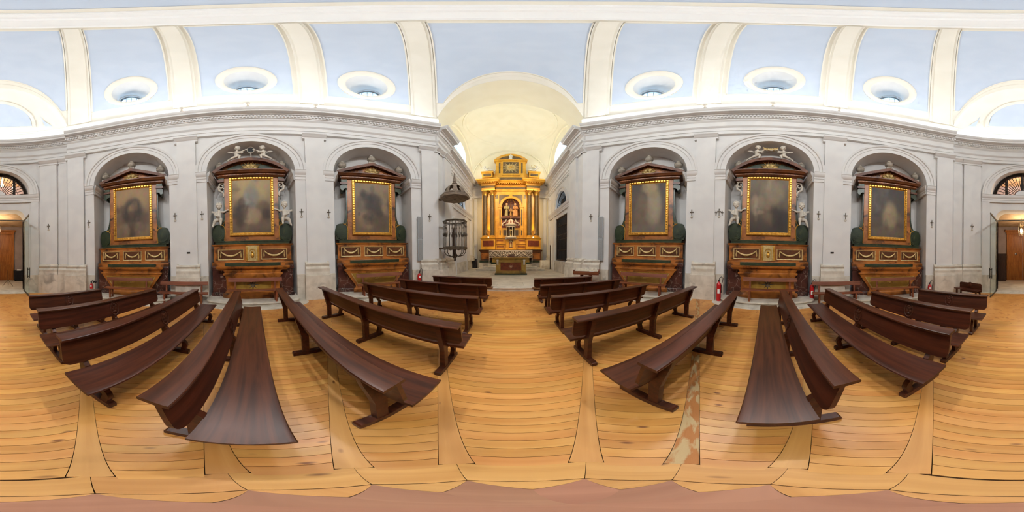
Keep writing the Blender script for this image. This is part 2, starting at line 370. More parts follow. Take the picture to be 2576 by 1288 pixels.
pr2 = [(HW, 0)] + [(x, headz(x)) for x in sorted(set(xs), reverse=True) if abs(x) <= HW] + [(-HW, 0)]
MB().grid([[Wx(x, 0, z) for x, z in pr2], [(x, -9.4, z) for x, z in pr2]]).build('doorway_reveal', 'plaster', wb, True)
pr = [(AR, -.02), (AR, .07), (1.90, .07), (1.91, .10), (2.02, .10), (2.04, .15), (AO, .17), (AO, -.02)]
m = MB(); m.rings([[Wx(r * cos(pi * k / 36), d, SPR + r * sin(pi * k / 36)) for r, d in pr] for k in range(37)]); m.build('archivolt', 'plaster', wb, True)
sweepx(MB(), -AO, AO, [(d * .8, z) for d, z in IMPO]).build('impost', 'plaster', wb, True)
for q in (-1, 1):
    sweepx(MB(), *sorted((q * 1.74, q * (AO - .02))), rect(-.02, .07, .9, 4.9)).build('arch_pier', 'plaster', wb)
    sweepx(MB(), *sorted((q * HW, q * (AO + .05))), rect(-.02, .1, 0, .9)).build('pier_dado', 'stone', wb)
    x0, x1 = sorted((q * 2.20, q * 2.98))
    sweepx(MB(), x0, x1, rect(-.03, .12, 1.3, 7.2)).build('pilaster_shaft', 'plaster', wb)
    sweepx(MB(), x0 - .05, x1 + .05, BASE).build('pilaster_base', 'stone', wb, True)
    sweepx(MB(), x0 - .07, x1 + .07, rect(-.03, .33, 0, .95)).build('pilaster_plinth', 'stone', wb)
    sweepx(MB(), x0 - .06, x1 + .06, CAPT).build('pilaster_capital', 'plaster', wb, True)
    # return face between the ellipse wall and the recessed back wall
    a = W(q * (180 - P1[0]), .12, 0); bb = Wx(q * 3.33, -.05, 0); c_ = Wx(q * 3.12, .0, 0)
    MB().add([(a[0], a[1], 0), (bb[0], bb[1], 0), (bb[0], bb[1], 7.5), (a[0], a[1], 7.5)], [(0, 1, 2, 3)]).build('corner_return', 'plaster', wb)
    sweepx(MB(), *sorted((q * 3.08, q * 3.5)), rect(-.03, .13, 0, 7.46)).build('corner_pilaster', 'plaster', wb)
    sweepx(MB(), *sorted((q * 3.04, q * 3.45)), rect(-.03, .3, 0, .95)).build('pilaster_plinth', 'stone', wb)
    sweepx(MB(), *sorted((q * 3.05, q * 3.45)), BASE).build('pilaster_base', 'stone', wb, True)
    sweepx(MB(), *sorted((q * 3.05, q * 3.45)), CAPT).build('pilaster_capital', 'plaster', wb, True)
e = struct(sweepx(MB(), -3.75, 3.75, ENT, 40).build('trim_3', 'plaster', None, True)); m = MB(); x = -3.3
while x < 3.3: sweepx(m, x, x + .075, rect(.27, .345, 8.55, 8.67), 1); x += .13
tag(m.build('dentil_course', 'plaster', e, fix=False), kind='stuff')
sweepx(MB(), -3.6, 3.6, ATT, 40).build('attic_band', 'plaster_cream', e, True)
o = sweepx(MB(), -3.2, 3.2, rect(.44, .50, 9.06, 9.09)).build('light_strip', 'led_warm'); tag(o, 'warm light strip on the cornice over the entrance', 'light strip', 'cornice light strips')
# ---------------------------------------------------------------- dome
Z0, DB, T1 = 9.97, 4.25, radians(73.3)
def RHO(phi, t, off=0.):
    t_ = t; x, y, _ = W(phi, .22); R = hypot(x, y); rr = 1.75 * (1 + .03 * abs(cos(radians(phi))))
    f = (cos(t_) - cos(T1)) / (1 - cos(T1))
    r = rr + (R - rr) * f if t_ <= T1 else rr * cos(t_) / cos(T1)
    return r - off * cos(t_)
def DP(phi, t, off=0.):
    r = RHO(phi, t, off); a = radians(phi); return (r * sin(a), r * cos(a), Z0 + DB * sin(t) - off * sin(t))
BR, BZ = 3.3, 9.35        # barrel over the chancel arch: radius and axis height
from functools import lru_cache
@lru_cache(None)
def tb(phi):              # lowest dome angle above the front / rear barrel
    p = (phi + 180) % 360 - 180
    if not (abs(p) < 29 or abs(p) > 151): return 0.
    lo, hi = 0., radians(70)
    def inside(t):
        x, y, z = DP(phi, t); return abs(x) < BR and (z - BZ) ** 2 + x * x < BR * BR
    if not inside(0.): return 0.
    for _ in range(40):
        m = (lo + hi) / 2
        if inside(m): lo = m
        else: hi = m
    return hi
OCU = [(s * p, radians(24.5)) for s in (-1, 1) for p in (48.5, 90.0, 131.5)]
OC = [(Vector(DP(p, t)), p) for p, t in OCU]
OCT = [tuple(o) for o, _ in OC]
def inhole(c, rad):
    if c[2] > 13: return False
    r2 = rad * rad
    for o in OCT:
        if (c[0] - o[0]) ** 2 + (c[1] - o[1]) ** 2 + (c[2] - o[2]) ** 2 < r2: return True
    return False
def dome_patch(mb, ph, t0f, t1f, nt, off, hole=0.):
    G = []
    for p in ph:
        A, B_ = t0f(p), t1f(p); G.append([DP(p, A + (B_ - A) * k / nt, off) for k in range(nt + 1)])
    n = nt + 1; fs = []
    for i in range(len(ph) - 1):
        for k in range(nt):
            if hole:
                q = G[i][k]; r = G[i + 1][k + 1]
                if inhole(((q[0] + r[0]) / 2, (q[1] + r[1]) / 2, (q[2] + r[2]) / 2), hole): continue
            fs.append((i * n + k, (i + 1) * n + k, (i + 1) * n + k + 1, i * n + k + 1))
    mb.add([v for r in G for v in r], fs)
mb = MB(); dome_patch(mb, [i * 1.0 for i in range(-180, 181)], tb, lambda p: radians(86), 60, 0, .92)
ce = struct(mb.build('ceiling', 'plaster_cream', None, 2))
RIBS = [29.5, 67.7, 112.3, 150.5, -29.5, -67.7, -112.3, -150.5]
for r in RIBS:
    m = MB(); R = []
    for k in range(41):
        t = T1 * k / 40 * .985; hw = 3.1
        R.append([DP(r + dx, max(t, 0), off) for dx, off in ((-hw, -.02), (-hw, .11), (-hw * .5, .12), (hw * .5, .12), (hw, .11), (hw, -.02))])
    m.rings(R); m.build('dome_rib', 'plaster_cream', ce, True)
    for q in (-1, 1):
        m = MB(); R = []
        for k in range(41):
            t = T1 * k / 40 * .985
            R.append([DP(r + q * dx, t, off) for dx, off in ((hw - .1, -.02), (hw - .1, .07), (hw + .8, .075), (hw + 1.1, .05), (hw + 1.2, -.02))])
        m.rings(R); m.build('rib_moulding', 'plaster_cream', ce, True)
def panel(p0, p1, front):
    T0 = radians(11.5); Tt = radians(71.5)
    def t0(p): return (tb(p) + radians(5.5 if tb(p) > .02 else 0)) if front else T0
    n = max(20, int((p1 - p0) / .6)); ph = frange(p0, p1, n)
    m = MB(); dome_patch(m, ph, lambda p: max(T0 if not front else radians(17), t0(p)), lambda p: Tt, 70, .022, 0 if front else .97); m.build('dome_panel', 'plaster_blue', ce, 2)
    # raised fillet round the panel
    m = MB(); w_ = .5; base = lambda p: max(T0 if not front else radians(17), t0(p))
    for q, pe in ((-1, p0), (1, p1)):
        ts = frange(base(pe), Tt, 40)
        m.rings([[DP(pe + q * dx, t, off) for dx, off in ((0, 0), (0, .05), (w_, .05), (w_, 0))] for t in ts])
    m.rings([[DP(p, Tt + radians(dt), off) for dt, off in ((0, 0), (0, .05), (.6, .05), (.6, 0))] for p in ph])
    segs = [ph] if front else [ph]
    if front: m.rings([[DP(p, base(p) - radians(dt), off) for dt, off in ((0, 0), (0, .05), (.6, .05), (.6, 0))] for p in ph])
    m.build('panel_fillet', 'plaster_cream', ce)
for s in (-1, 1):
    for a, c in ((34.4, 61.8), (73.9, 106.1), (118.2, 145.6)): panel(*sorted((s * a, s * c)), False)
panel(-24.6, 24.6, True)
panel(155.4, 204.6, True)
# moulded band along the barrel edges
for base_ in (0, 180):
    ph = [base_ + p for p in frange(-26.5, 26.5, 60)]
    ph = [p for p in ph if tb(p) > .005]
    m = MB(); m.rings([[DP(p, tb(p) + radians(dt), off) for dt, off in ((0, -.02), (0, .05), (2.6, .05), (2.8, .025), (4.8, .02), (5.0, -.02))] for p in ph]); m.build('arch_band', 'plaster_cream', ce, True)
# central ring, boss
m = MB(); zr = Z0 + DB * sin(T1)
pts = [(1.80, .03), (1.78, -.07), (1.66, -.08), (1.60, -.03), (1.22, .07), (1.16, .02), (1.06, .0), (1.0, .04), (.86, .06), (.80, .03), (.72, .05), (.66, .14), (.64, .45), (1.9, .45)]
m.rings([[(r * sin(2 * pi * k / 72), r * cos(2 * pi * k / 72) * 1.03, zr + z) for r, z in pts] for k in range(73)], True, False); m.build('dome_ring', 'plaster_white', ce, True)
MB().lathe([(.67, zr + .2), (.5, zr + .24), (.02, zr + .26)], n=48).build('dome_boss', 'plaster_blue', ce, True)
# oculi
for i, (c, p) in enumerate(OC):
    a = radians(p); t = radians(24.5)
    out = Vector((sin(a), cos(a), 0)); e1 = Vector((cos(a), -sin(a), 0))
    dn = Vector(DP(p, t + .01)) - Vector(DP(p, t - .01)); dn.normalize()      # up-slope tangent
    nrm = e1.cross(dn).normalized()
    if nrm.dot(out) > 0: nrm = -nrm          # into the room
    ax = (out * cos(radians(13)) + Vector((0, 0, sin(radians(13))))).normalized(); up2 = Vector((0, 0, 1)) - ax * ax.z; up2.normalize()
    def cir(rad, off):      # circle laid on the curved dome surface
        R_ = []
        for k in range(64):
            q_ = c + (e1 * cos(2 * pi * k / 64) + dn * sin(2 * pi * k / 64)) * rad
            R_.append(Vector(DP(math.degrees(atan2(q_.x, q_.y)), math.asin(max(-.2, min(.99, (q_.z - Z0) / DB))), off)))
        return R_
    def fun(rad, dist): return [c + ax * dist + (e1 * cos(2 * pi * k / 64) + up2 * sin(2 * pi * k / 64)) * rad for k in range(64)]
    MB().rings([cir(1.06, -.04), cir(1.06, .055), cir(1.0, .085), cir(.80, .07), cir(.76, .04)], True, False).build('oculus_ring', 'plaster_cream', ce, True)
    w = struct(MB().rings([cir(.77, .05), cir(.74, .0), fun(.64, .45), fun(.56, .80), fun(.56, .86), fun(.52, .86), fun(.52, 1.02)], True, False).build('window_%d' % (i + 1), 'plaster', None, True))
    MB().rings([fun(.53, .98), fun(.53, 1.04), fun(.44, 1.04), fun(.44, .98)], True, False).build('window_frame', 'grey_paint', w, True)
    m = MB(); P = lambda u, v, d: c + ax * (1.0 + d) + e1 * u + up2 * v
    for u in (-.24, 0, .24):
        h = sqrt(.49 ** 2 - u * u); m.hexa([P(u - .015, -h, -.015), P(u + .015, -h, -.015), P(u + .015, -h, .015), P(u - .015, -h, .015)], [P(u - .015, h, -.015), P(u + .015, h, -.015), P(u + .015, h, .015), P(u - .015, h, .015)])
    for v in (-.22, .02, .26):
        h = sqrt(.49 ** 2 - v * v); m.hexa([P(-h, v - .012, -.012), P(h, v - .012, -.012), P(h, v - .012, .012), P(-h, v - .012, .012)], [P(-h, v + .012, -.012), P(h, v + .012, -.012), P(h, v + .012, .012), P(-h, v + .012, .012)])
    m.build('window_bars', 'grey_paint', w)
    m = MB(); m.add(fun(.5, 1.03), [tuple(range(64))]); m.build('window_pane', 'window_glass', w)
# ---------------------------------------------------------------- quarter vault over the entrance
def RV(p, s, off=0.):     # p offset from 180 deg, s 0 (arch edge) .. 1 (wall)
    ph = 180 + p; a = Vector(DP(ph, tb(ph))); x, y, _ = W(ph, .02); b = Vector((x, y, Z0)); k = sin(s * pi / 2); z = Z0 + (a.z - Z0) * cos(s * pi / 2)
    q = a.lerp(b, k); return (q.x * (1 - off / 8), q.y * (1 - off / 8), z - off * .7)
pmx = 25.6
mb = MB(); mb.grid([[RV(p, s) for p in frange(-pmx, pmx, 60)] for s in frange(0, 1, 24)]); mb.build('entrance_vault', 'plaster_cream', ce, 2)
def lun(p0, p1, sbot, stop, nm, m_, off, rows=14):
    m = MB(); m.grid([[RV(p, sbot + (stop(p) - sbot) * k / rows, off) for p in frange(p0, p1, 30)] for k in range(rows + 1)]); return m.build(nm, m_, ce, 2)
st = lambda p: .84 - (.84 - .36) * sqrt(max(0, 1 - (p / 12.2) ** 2)) ** .8
lun(-12.2, 12.2, .84, st, 'entrance_panel', 'plaster_blue', .02)
m = MB(); st2 = lambda p: .87 - (.87 - .30) * sqrt(max(0, 1 - (p / 13.6) ** 2)) ** .8
ps = [13.6 * sin(pi / 2 * k / 20) for k in range(-20, 21)]
m.rings([[RV(p * 12.2 / 13.6, st(p * 12.2 / 13.6), .01), RV(p * 12.2 / 13.6, st(p * 12.2 / 13.6), .06), RV(p, st2(p), .06), RV(p, st2(p), .01)] for p in ps]); m.build('panel_fillet', 'plaster_cream', ce)
for q in (-1, 1):
    m = MB(); m.add([RV(q * 15.2, .56, .02), RV(q * 16.6, .70, .02), RV(q * 19.6, .86, .02), RV(q * 16.9, .86, .02), RV(q * 16.2, .74, .02)], [(0, 1, 2, 3, 4)]); m.build('entrance_corner_panel', 'plaster_blue', ce)
# ---------------------------------------------------------------- chancel (front)
CX, CY0, CY1, CZ = 3.8, 8.65, 16.3, .17
wf = struct(empty('wall_front'))
def entab_line(mb, a, b, nx, ny, prof, flip=1):   # straight moulding from a to b (xy), projecting along (nx,ny)
    mb.rings([[(p[0] + nx * d, p[1] + ny * d, z) for d, z in prof] for p in (a, b)])
for q in (-1, 1):
    a = W(q * P1[0], .12)
    # chancel pier: chamfer from the nave pilaster, then straight jamb
    m = MB(); m.prism([(a[0], a[1]), (q * 3.28, 7.55), (q * 3.28, CY0), (q * (CX + .3), CY0), (q * (CX + .3), 7.2), (q * 3.9, 6.9)], 0, 9.0, 'z'); m.build('chancel_pier', 'plaster', wf)
    MB().box(*sorted((q * 3.17, q * 3.4)), 7.62, 8.55, 1.4, 7.2).build('pilaster_shaft', 'plaster', wf)
    for nm, pr_, mt in (('pilaster_base', BASE, 'stone'), ('pilaster_capital', CAPT, 'plaster')):
        m = MB(); entab_line(m, (q * 3.28, 7.58), (q * 3.28, 8.6), -q, 0, [(d, z) for d, z in pr_])
        entab_line(m, (a[0] + q * .08, a[1] - .16), (q * 3.28, 7.62), -q * .98, -.1, [(d - .05, z) for d, z in pr_]); m.build(nm, mt, wf, True)
    m = MB(); m.box(*sorted((q * 2.95, q * 3.4)), 7.45, 8.62, 0, .95); m.hexa([(q * 3.05, 6.98, 0), (q * 3.4, 6.85, 0), (q * 3.4, 7.46, 0), (q * 2.95, 7.46, 0)], [(q * 3.05, 6.98, .95), (q * 3.4, 6.85, .95), (q * 3.4, 7.46, .95), (q * 2.95, 7.46, .95)]); m.build('pilaster_plinth', 'stone', wf)
    e = MB(); entab_line(e, (a[0] - q * .0, a[1] - .1), (q * 3.28, 7.6), -q, -.12, [(d - .1, z) for d, z in ENT]); entab_line(e, (q * 3.28, 7.55), (q * 3.28, CY0 - .0), -q, 0, [(d - .1, z) for d, z in ENT]); e.build('pier_entablature', 'plaster', wf, True)
    # side wall with a gate opening and a fanlight above it
    G0, G1, GZ = 10.6, 13.42, 4.55; c = 12.0; r = 1.36; x = q * CX
    ys = sorted(set([round(v, 3) for v in frange(CY0, CY1, 12)] + [round(c - r * cos(pi * k / 20), 3) for k in range(21)] + [G0, G1])); m = MB()
    has_gate = q > 0
    for y0, y1 in zip(ys, ys[1:]):
        mid = (y0 + y1) / 2; az = lambda y: 5.28 + sqrt(max(0, r * r - (y - c) ** 2))
        spans = [[(CZ - .17, CZ - .17), (9.1, 9.1)]]
        if has_gate and G0 < mid < G1: spans = [[(0, 0), (1.08, 1.08)], [(GZ, GZ), (9.1, 9.1)]]
        if abs(mid - c) < r:
            lo = spans.pop(); spans += [[lo[0], (5.28, 5.28)], [(az(y0), az(y1)), lo[1]]]
        for (l0, l1), (h0, h1) in spans: m.add([(x, y0, l0), (x, y1, l1), (x, y1, h1), (x, y0, h0)], [(0, 1, 2, 3)])
    m.build('chancel_side_wall', 'plaster', wf)
    MB().grid([[(xx, c + r * cos(pi * k / 24), 5.28 + r * sin(pi * k / 24)) for k in range(25)] for xx in (x, x + q * .55)]).build('fanlight_reveal', 'plaster', wf, True)
    m = MB(); m.rings([[(x - q * d, c + rr * cos(pi * k / 30), 5.28 + rr * sin(pi * k / 30)) for rr, d in ((r, -.02), (r, .06), (r + .2, .06), (r + .22, .1), (r + .33, .12), (r + .33, -.02))] for k in range(31)]); m.build('archivolt', 'plaster', wf, True)
    m = MB(); m.box(*sorted((x - q * .07, x + q * .02)), 9.95, 10.35, 0, 4.9); m.box(*sorted((x - q * .07, x + q * .02)), 13.66, 14.1, 0, 4.9); m.build('arch_pier', 'plaster', wf)
    m = MB(); entab_line(m, (x, 9.8), (x, 15.7), -q, 0, [(d * .9, z) for d, z in IMPO]); m.build('impost', 'plaster', wf, True)
    for k, (dx, dz) in enumerate(((.01, .0),)):
        m = MB(); m.box(*sorted((x - q * .03, x + q * .02)), 9.2, 14.9, 7.35, 7.42); m.build('wall_moulding', 'plaster', wf)
    if has_gate:
        m = MB(); m.box(x, x + .35, G0 - .001, G0 + .001, 1.08, GZ); m.box(x, x + .35, G1 - .001, G1 + .001, 1.08, GZ); m.box(x, x + .35, G0, G1, GZ - .001, GZ + .001); m.box(x, x + .35, G0, G1, 1.07, 1.08); m.build('gate_reveal', 'plaster', wf)
        MB().box(x - .05, x + .02, 9.0, 16.2, 0, 1.05).build('wall_dado', 'stone', wf)
        MB().box(x - .09, x + .02, 14.55, 15.15, CZ, 2.5).build('doorway_frame', 'plaster', wf)
        MB().box(x - .095, x - .08, 14.65, 15.05, CZ, 2.42).build('doorway_leaf', 'dark_wood', wf)
    else:
        MB().box(x - .02, x + .05, 9.9, 16.2, 0, 1.0).build('wall_dado', 'stone', wf)
        # doorway with a pedimented frame
        m = MB(); m.box(x - .01, x + .14, 9.42, 9.6, CZ, 3.4); m.box(x - .01, x + .14, 10.7, 10.88, CZ, 3.4); m.box(x - .01, x + .18, 9.34, 10.96, 3.4, 3.62)
        m.prism([(9.22, 3.62), (11.08, 3.62), (11.08, 3.7), (10.15, 4.15), (9.22, 3.7)], x - .01, x + .26, 'x'); m.build('doorway_frame', 'plaster', wf)
        MB().box(x - .01, x + .04, 9.6, 10.7, CZ, 3.4).build('doorway_leaf', 'dark_wood', wf)
    # pilaster in the far corner
    MB().box(*sorted((x - q * .12, x + q * .02)), 15.3, 15.75, .9, 7.0).build('pilaster_shaft', 'plaster', wf)
    m = MB(); entab_line(m, (x, 15.25), (x, 15.8), -q, 0, BASE); m.build('pilaster_base', 'stone', wf, True)
    m = MB(); entab_line(m, (x, 15.2), (x, 15.85), -q, 0, [(d, z - .2) for d, z in CAPT]); m.build('pilaster_capital', 'plaster', wf, True)
    # entablature of the chancel
    m = MB(); entab_line(m, (x, CY0 - .1), (x, CY1 + .2), -q, 0, [(d - .08, z) for d, z in ENT]); m.build('chancel_entablature', 'plaster', wf, True)
    # lunette wall above, with window
    wy0, wy1, wz0, wz1 = 10.6, 13.9, 9.8, 12.1
    ys = sorted(set([round(12.45 - 3.82 * cos(pi * k / 40), 3) for k in range(41)] + [wy0, wy1])); m = MB()
    top = lambda y: 9.7 + sqrt(max(0, 3.82 ** 2 - (y - 12.45) ** 2))
    wt = lambda y: wz1 - .9 + sqrt(max(0, 1.65 ** 2 - (y - 12.25) ** 2)) * .55
    for y0, y1 in zip(ys, ys[1:]):
        if wy0 <= (y0 + y1) / 2 <= wy1:
            m.add([(x, y0, 9.0), (x, y1, 9.0), (x, y1, wz0), (x, y0, wz0)], [(0, 1, 2, 3)])
            m.add([(x, y0, wt(y0)), (x, y1, wt(y1)), (x, y1, max(wt(y1), top(y1))), (x, y0, max(wt(y0), top(y0)))], [(0, 1, 2, 3)])
        else: m.add([(x, y0, 9.0), (x, y1, 9.0), (x, y1, max(9, top(y1))), (x, y0, max(9, top(y0)))], [(0, 1, 2, 3)])
    m.build('lunette_wall', 'plaster_yellow', wf)
    w = struct(empty('window_%d' % (7 if q < 0 else 8))); yy = frange(wy0, wy1, 16)
    pr3 = [(wy0, wz0)] + [(y, wt(y)) for y in yy] + [(wy1, wz0)]
    MB().grid([[(xx, y, z) for y, z in pr3 + [pr3[0]]] for xx in (x, x + q * .6)]).build('window_reveal', 'plaster_cream', w, True)
    m = MB(); [m.box(*sorted((x + q * .5, x + q * .54)), y - .02, y + .02, wz0, wt(y)) for y in frange(wy0 + .4, wy1 - .4, 5)]; [m.box(*sorted((x + q * .5, x + q * .54)), wy0, wy1, z - .015, z + .015) for z in (10.5, 11.2)]; m.build('window_bars', 'grey_paint', w)
    MB().add([(x + q * .57, y, z) for y, z in pr3], [tuple(range(len(pr3)))]).build('window_pane', 'window_glass', w)
# back wall of the chancel, upper part with blind arch
m = MB(); m.box(-CX - .3, CX + .3, CY1, CY1 + .05, 0, 9.2); bp = [(CX * cos(pi * k / 40), 9.2 + .5 + CX * sin(pi * k / 40)) for k in range(41)]
m.add([(x, CY1, z) for x, z in [(CX, 9)] + bp + [(-CX, 9)]], [tuple(range(43))]); m.build('chancel_end_wall', 'plaster_yellow', wf)
m = MB(); m.rings([[(rr * cos(pi * k / 40), CY1 - d, 9.9 + rr * sin(pi * k / 40)) for rr, d in ((3.42, -.02), (3.42, .04), (3.5, .04), (3.5, -.02))] for k in range(41)]); m.build('wall_moulding', 'plaster_yellow', wf, True)
m = MB(); entab_line(m, (-CX, CY1), (CX, CY1), 0, -1, ENT); m.build('chancel_entablature', 'plaster', wf, True)
for q in (-1, 1): MB().box(*sorted((q * 3.3, q * 3.62)), CY1 - .12, CY1 + .02, .9, 7.3).build('pilaster_shaft', 'plaster', wf)
# barrel over the arch and sail vault
vv = struct(empty('ceiling_chancel'))
m = MB(); R = []
for k in range(61):
    t = pi * k / 60; x, z = BR * cos(t), BZ + BR * sin(t)
    # y where the dome comes down to this point
    ph = math.degrees(atan2(x, 6.5)); 
    for _ in range(25):
        p = DP(ph, tb(ph)); ph = max(-27.5, min(27.5, ph + (x - p[0]) * 6))
    R.append([(x, DP(ph, tb(ph))[1] - .04, z), (x, 7.6, z), (x * 1.05, 7.6, BZ + (z - BZ) * 1.06), (x * 1.05, CY0 + .03, BZ + (z - BZ) * 1.06)])
m.grid(R); m.build('arch_soffit', 'plaster_yellow', vv, True)
SC = (0, 12.47, 9.7); SR = 5.40
m = MB(); R = []
def sail(x, y):
    u = x - SC[0]; v = y - SC[1]; return SC[2] + sqrt(max(0.0, SR * SR - u * u - v * v))
n = 48; R = [[(x, y, sail(x, y)) for x in frange(-CX, CX, n)] for y in frange(CY0, CY1, n)]; m.grid(R); m.build('sail_vault', 'plaster_yellow', vv, 2)
m = MB(); m.rings([[(r * cos(2 * pi * k / 72), SC[1] + r * sin(2 * pi * k / 72), SC[2] + sqrt(SR ** 2 - r * r) - dz) for r, dz in ((3.50, 0), (3.49, .06), (3.42, .08), (3.36, .05), (3.30, .07), (3.24, 0))] for k in range(73)], True, False); m.build('vault_ring', 'plaster_yellow', vv, True)
for yy, rr in ((CY0 + .05, 3.72), (CY1 - .12, 3.7)):
    m = MB(); m.rings([[(r * cos(pi * k / 50), yy + d, SC[2] - .05 + r * sin(pi * k / 50)) for r, d in ((rr, 0), (rr, .1), (rr + .12, .1), (rr + .12, 0))] for k in range(51)]); m.build('vault_arch_moulding', 'plaster_yellow', vv, True)
for q in (-1, 1):
    m = MB(); m.rings([[(q * (CX - d), SC[1] + r * cos(pi * k / 50), SC[2] - .05 + r * sin(pi * k / 50)) for r, d in ((3.62, 0), (3.62, .1), (3.78, .12), (3.78, 0))] for k in range(51)]); m.build('vault_arch_moulding', 'plaster_yellow', vv, True)
# spandrel wall closing the chancel front above the barrel, outside the arch
m = MB(); bp = [(BR * 1.05 * cos(pi * k / 40), BZ + BR * 1.06 * sin(pi * k / 40)) for k in range(41)]; op = [(4.3 * cos(pi * k / 40), 9.0 + 5.3 * sin(pi * k / 40)) for k in range(41)]
m.grid([[(x, CY0, z) for x, z in bp], [(x, CY0, z) for x, z in op]]); m.build('arch_spandrel', 'plaster_yellow', vv)
for q in (-1, 1):
    o = MB().box(*sorted((q * 3.42, q * 3.36)), 9.2, 15.2, 9.06, 9.1).build('light_strip', 'led_front'); tag(o, 'warm light strip on the %s chancel cornice' % ('left' if q < 0 else 'right'), 'light strip', 'cornice light strips')
# ---------------------------------------------------------------- floors
FC = (0.03, 0.11); SD = [27.5, 66.5, 107.5, 149, -149.5, -108, -64.8, -25.5]      # web centre and the eight radial strips
SD = sorted(SD)
fl = MB(); fl.add([W(p, -.6, -.03) for p in range(0, 360, 4)], [tuple(range(90))]); fl = struct(fl.build('floor', 'floor_gap'))
def fp(az, r): a = radians(az); return Vector((FC[0] + r * sin(a), FC[1] + r * cos(a), 0))
SW = .06
def inside(v, m=.02): return (v.x / (EA + m)) ** 2 + (v.y / (EB + m)) ** 2 < 1
rows = []
for i, a in enumerate(SD):
    b = SD[(i + 1) % 8]; b = b if b > a else b + 360; half = radians((b - a) / 2); dr = .1 / cos(half)
    for k in range(90):
        r0 = .43 / cos(half) * .98 + k * dr + .0; r1 = r0 + dr - .005
        d0, d1 = fp(a, 1) - fp(a, 0), fp(b, 1) - fp(b, 0)
        # strip half width measured along the board
        off = SW / cos(half)
        t = (fp(b, 1) - fp(a, 1)).normalized()
        q = [fp(a, r0) + t * off, fp(b, r0) - t * off, fp(b, r1) - t * off, fp(a, r1) + t * off]
        mid = (q[0] + q[1]) / 2
        if (q[1] - q[0]).dot(t) < .05: continue
        if mid.y > 7.25 or mid.y < -7.95 or not inside(mid, -.05): continue
        rows.append((mid.length, q, t))
rows.sort(key=lambda r: r[0]); rest = MB()
for k, (_, q, t) in enumerate(rows):
    nrm = Vector((-t.y, t.x, 0)); c = sum(q, Vector()) / 4; rz = atan2(t.y, t.x); L = [((v - c).dot(t), (v - c).dot(nrm)) for v in q]
    if k < 300: MB().prism(L, -.02, 0, 'z').build('plank', 'floor_wood', fl, loc=c, rz=rz, fix=False)
    else: rest.hexa([(v.x, v.y, -.02) for v in q], [(v.x, v.y, 0) for v in q])
pm('floor_wood_far', (216, 154, 82), (200, 134, 64), 2.0, .36, detail=3, patch=(186, 118, 52), pscale=5, knots=(120, 66, 30))
tag(rest.build('far_planks', 'floor_wood_far', fl, fix=False), kind='stuff')
for i, a in enumerate(SD):
    L = 1.0
    while inside(fp(a, L), -.1) and -7.95 < fp(a, L).y < 7.25: L += .05
    c = fp(a, .46); worn = abs(a - 66.5) < 1
    MB().prism([(0, -SW + .003), (L - .46, -SW + .003), (L - .46, SW - .003), (0, SW - .003)], -.02, .001, 'z').build('radial_strip', 'floor_worn' if worn else 'floor_strip', fl, loc=c, rz=radians(90 - a), fix=False)
# octagonal centre with an eight-pointed star inlay
for i, a in enumerate(SD):
    b = SD[(i + 1) % 8]; b = b if b > a else b + 360; q = [fp(a, .475), fp(b, .475), fp(b, .28), fp(a, .28)]; c = sum(q, Vector()) / 4; t = (q[1] - q[0]).normalized(); n_ = Vector((-t.y, t.x, 0))
    MB().prism([((v - c).dot(t) * .994, (v - c).dot(n_) * .99) for v in q], -.02, -.0005, 'z').build('centre_board', 'floor_strip', fl, loc=c, rz=atan2(t.y, t.x))
    m_ = (a + b) / 2; pv = SD[i - 1]; pv = pv if pv < a else pv - 360; q = [fp(a, .275), fp(m_, .16), fp(0, 0), fp((pv + a) / 2, .16)]; MB().prism([(v.x, v.y) for v in q], -.02, .0005, 'z').build('star_point', 'floor_inlay', fl)
    q = [fp(a, .275), fp(b, .275), fp(m_, .163)]; MB().prism([(v.x, v.y) for v in q], -.02, 0, 'z').build('star_ground', 'floor_strip', fl)
# chancel floor: slabs behind a stone step
ff = struct(MB().box(-4.2, 4.2, 7.2, 16.4, -.1, CZ - .02).build('floor_chancel', 'stone_floor'))
m = MB(); R = []
for x in frange(-3.4, 3.4, 30): 
    y = 7.12 + .018 * x * x * .5; R.append([(x, y + .2, -.02), (x, y + .03, -.02), (x, y + .03, CZ - .05), (x, y - .01, CZ - .03), (x, y, CZ), (x, y + .4, CZ), (x, y + .4, -.02)])
m.rings(R); m.build('chancel_step', 'stone', ff, True)
yy = [7.5, 8.4, 9.3, 10.2, 11.1, 12.0, 12.9, 13.8]
for j, (y0, y1) in enumerate(zip(yy, yy[1:])):
    xs_ = frange(-3.9, 3.9, 6) if j % 2 else frange(-4.4, 4.4, 7)
    for x0, x1 in zip(xs_, xs_[1:]):
        x0, x1 = max(x0, -3.78), min(x1, 3.78)
        if x1 - x0 > .2: MB().box(x0 + .006, x1 - .006, y0 + .006, y1 - .006, CZ - .03, CZ).build('floor_slab', 'stone_floor', ff, fix=False)
MB().box(-3.78, 3.78, 13.8, 16.3, CZ - .03, CZ).build('floor_slab', 'stone_floor', ff)
for k, (hw, y0, z) in enumerate(((2.9, 13.55, .15), (2.35, 13.95, .30), (1.95, 14.3, .45), (1.8, 14.6, .5))):
    m = MB(); m.box(-hw, hw, y0 + .03, 16, CZ, CZ + z - .03); m.box(-hw - .03, hw + .03, y0, 16, CZ + z - .03, CZ + z); m.build('altar_step', 'stone', ff, bevel=.01)
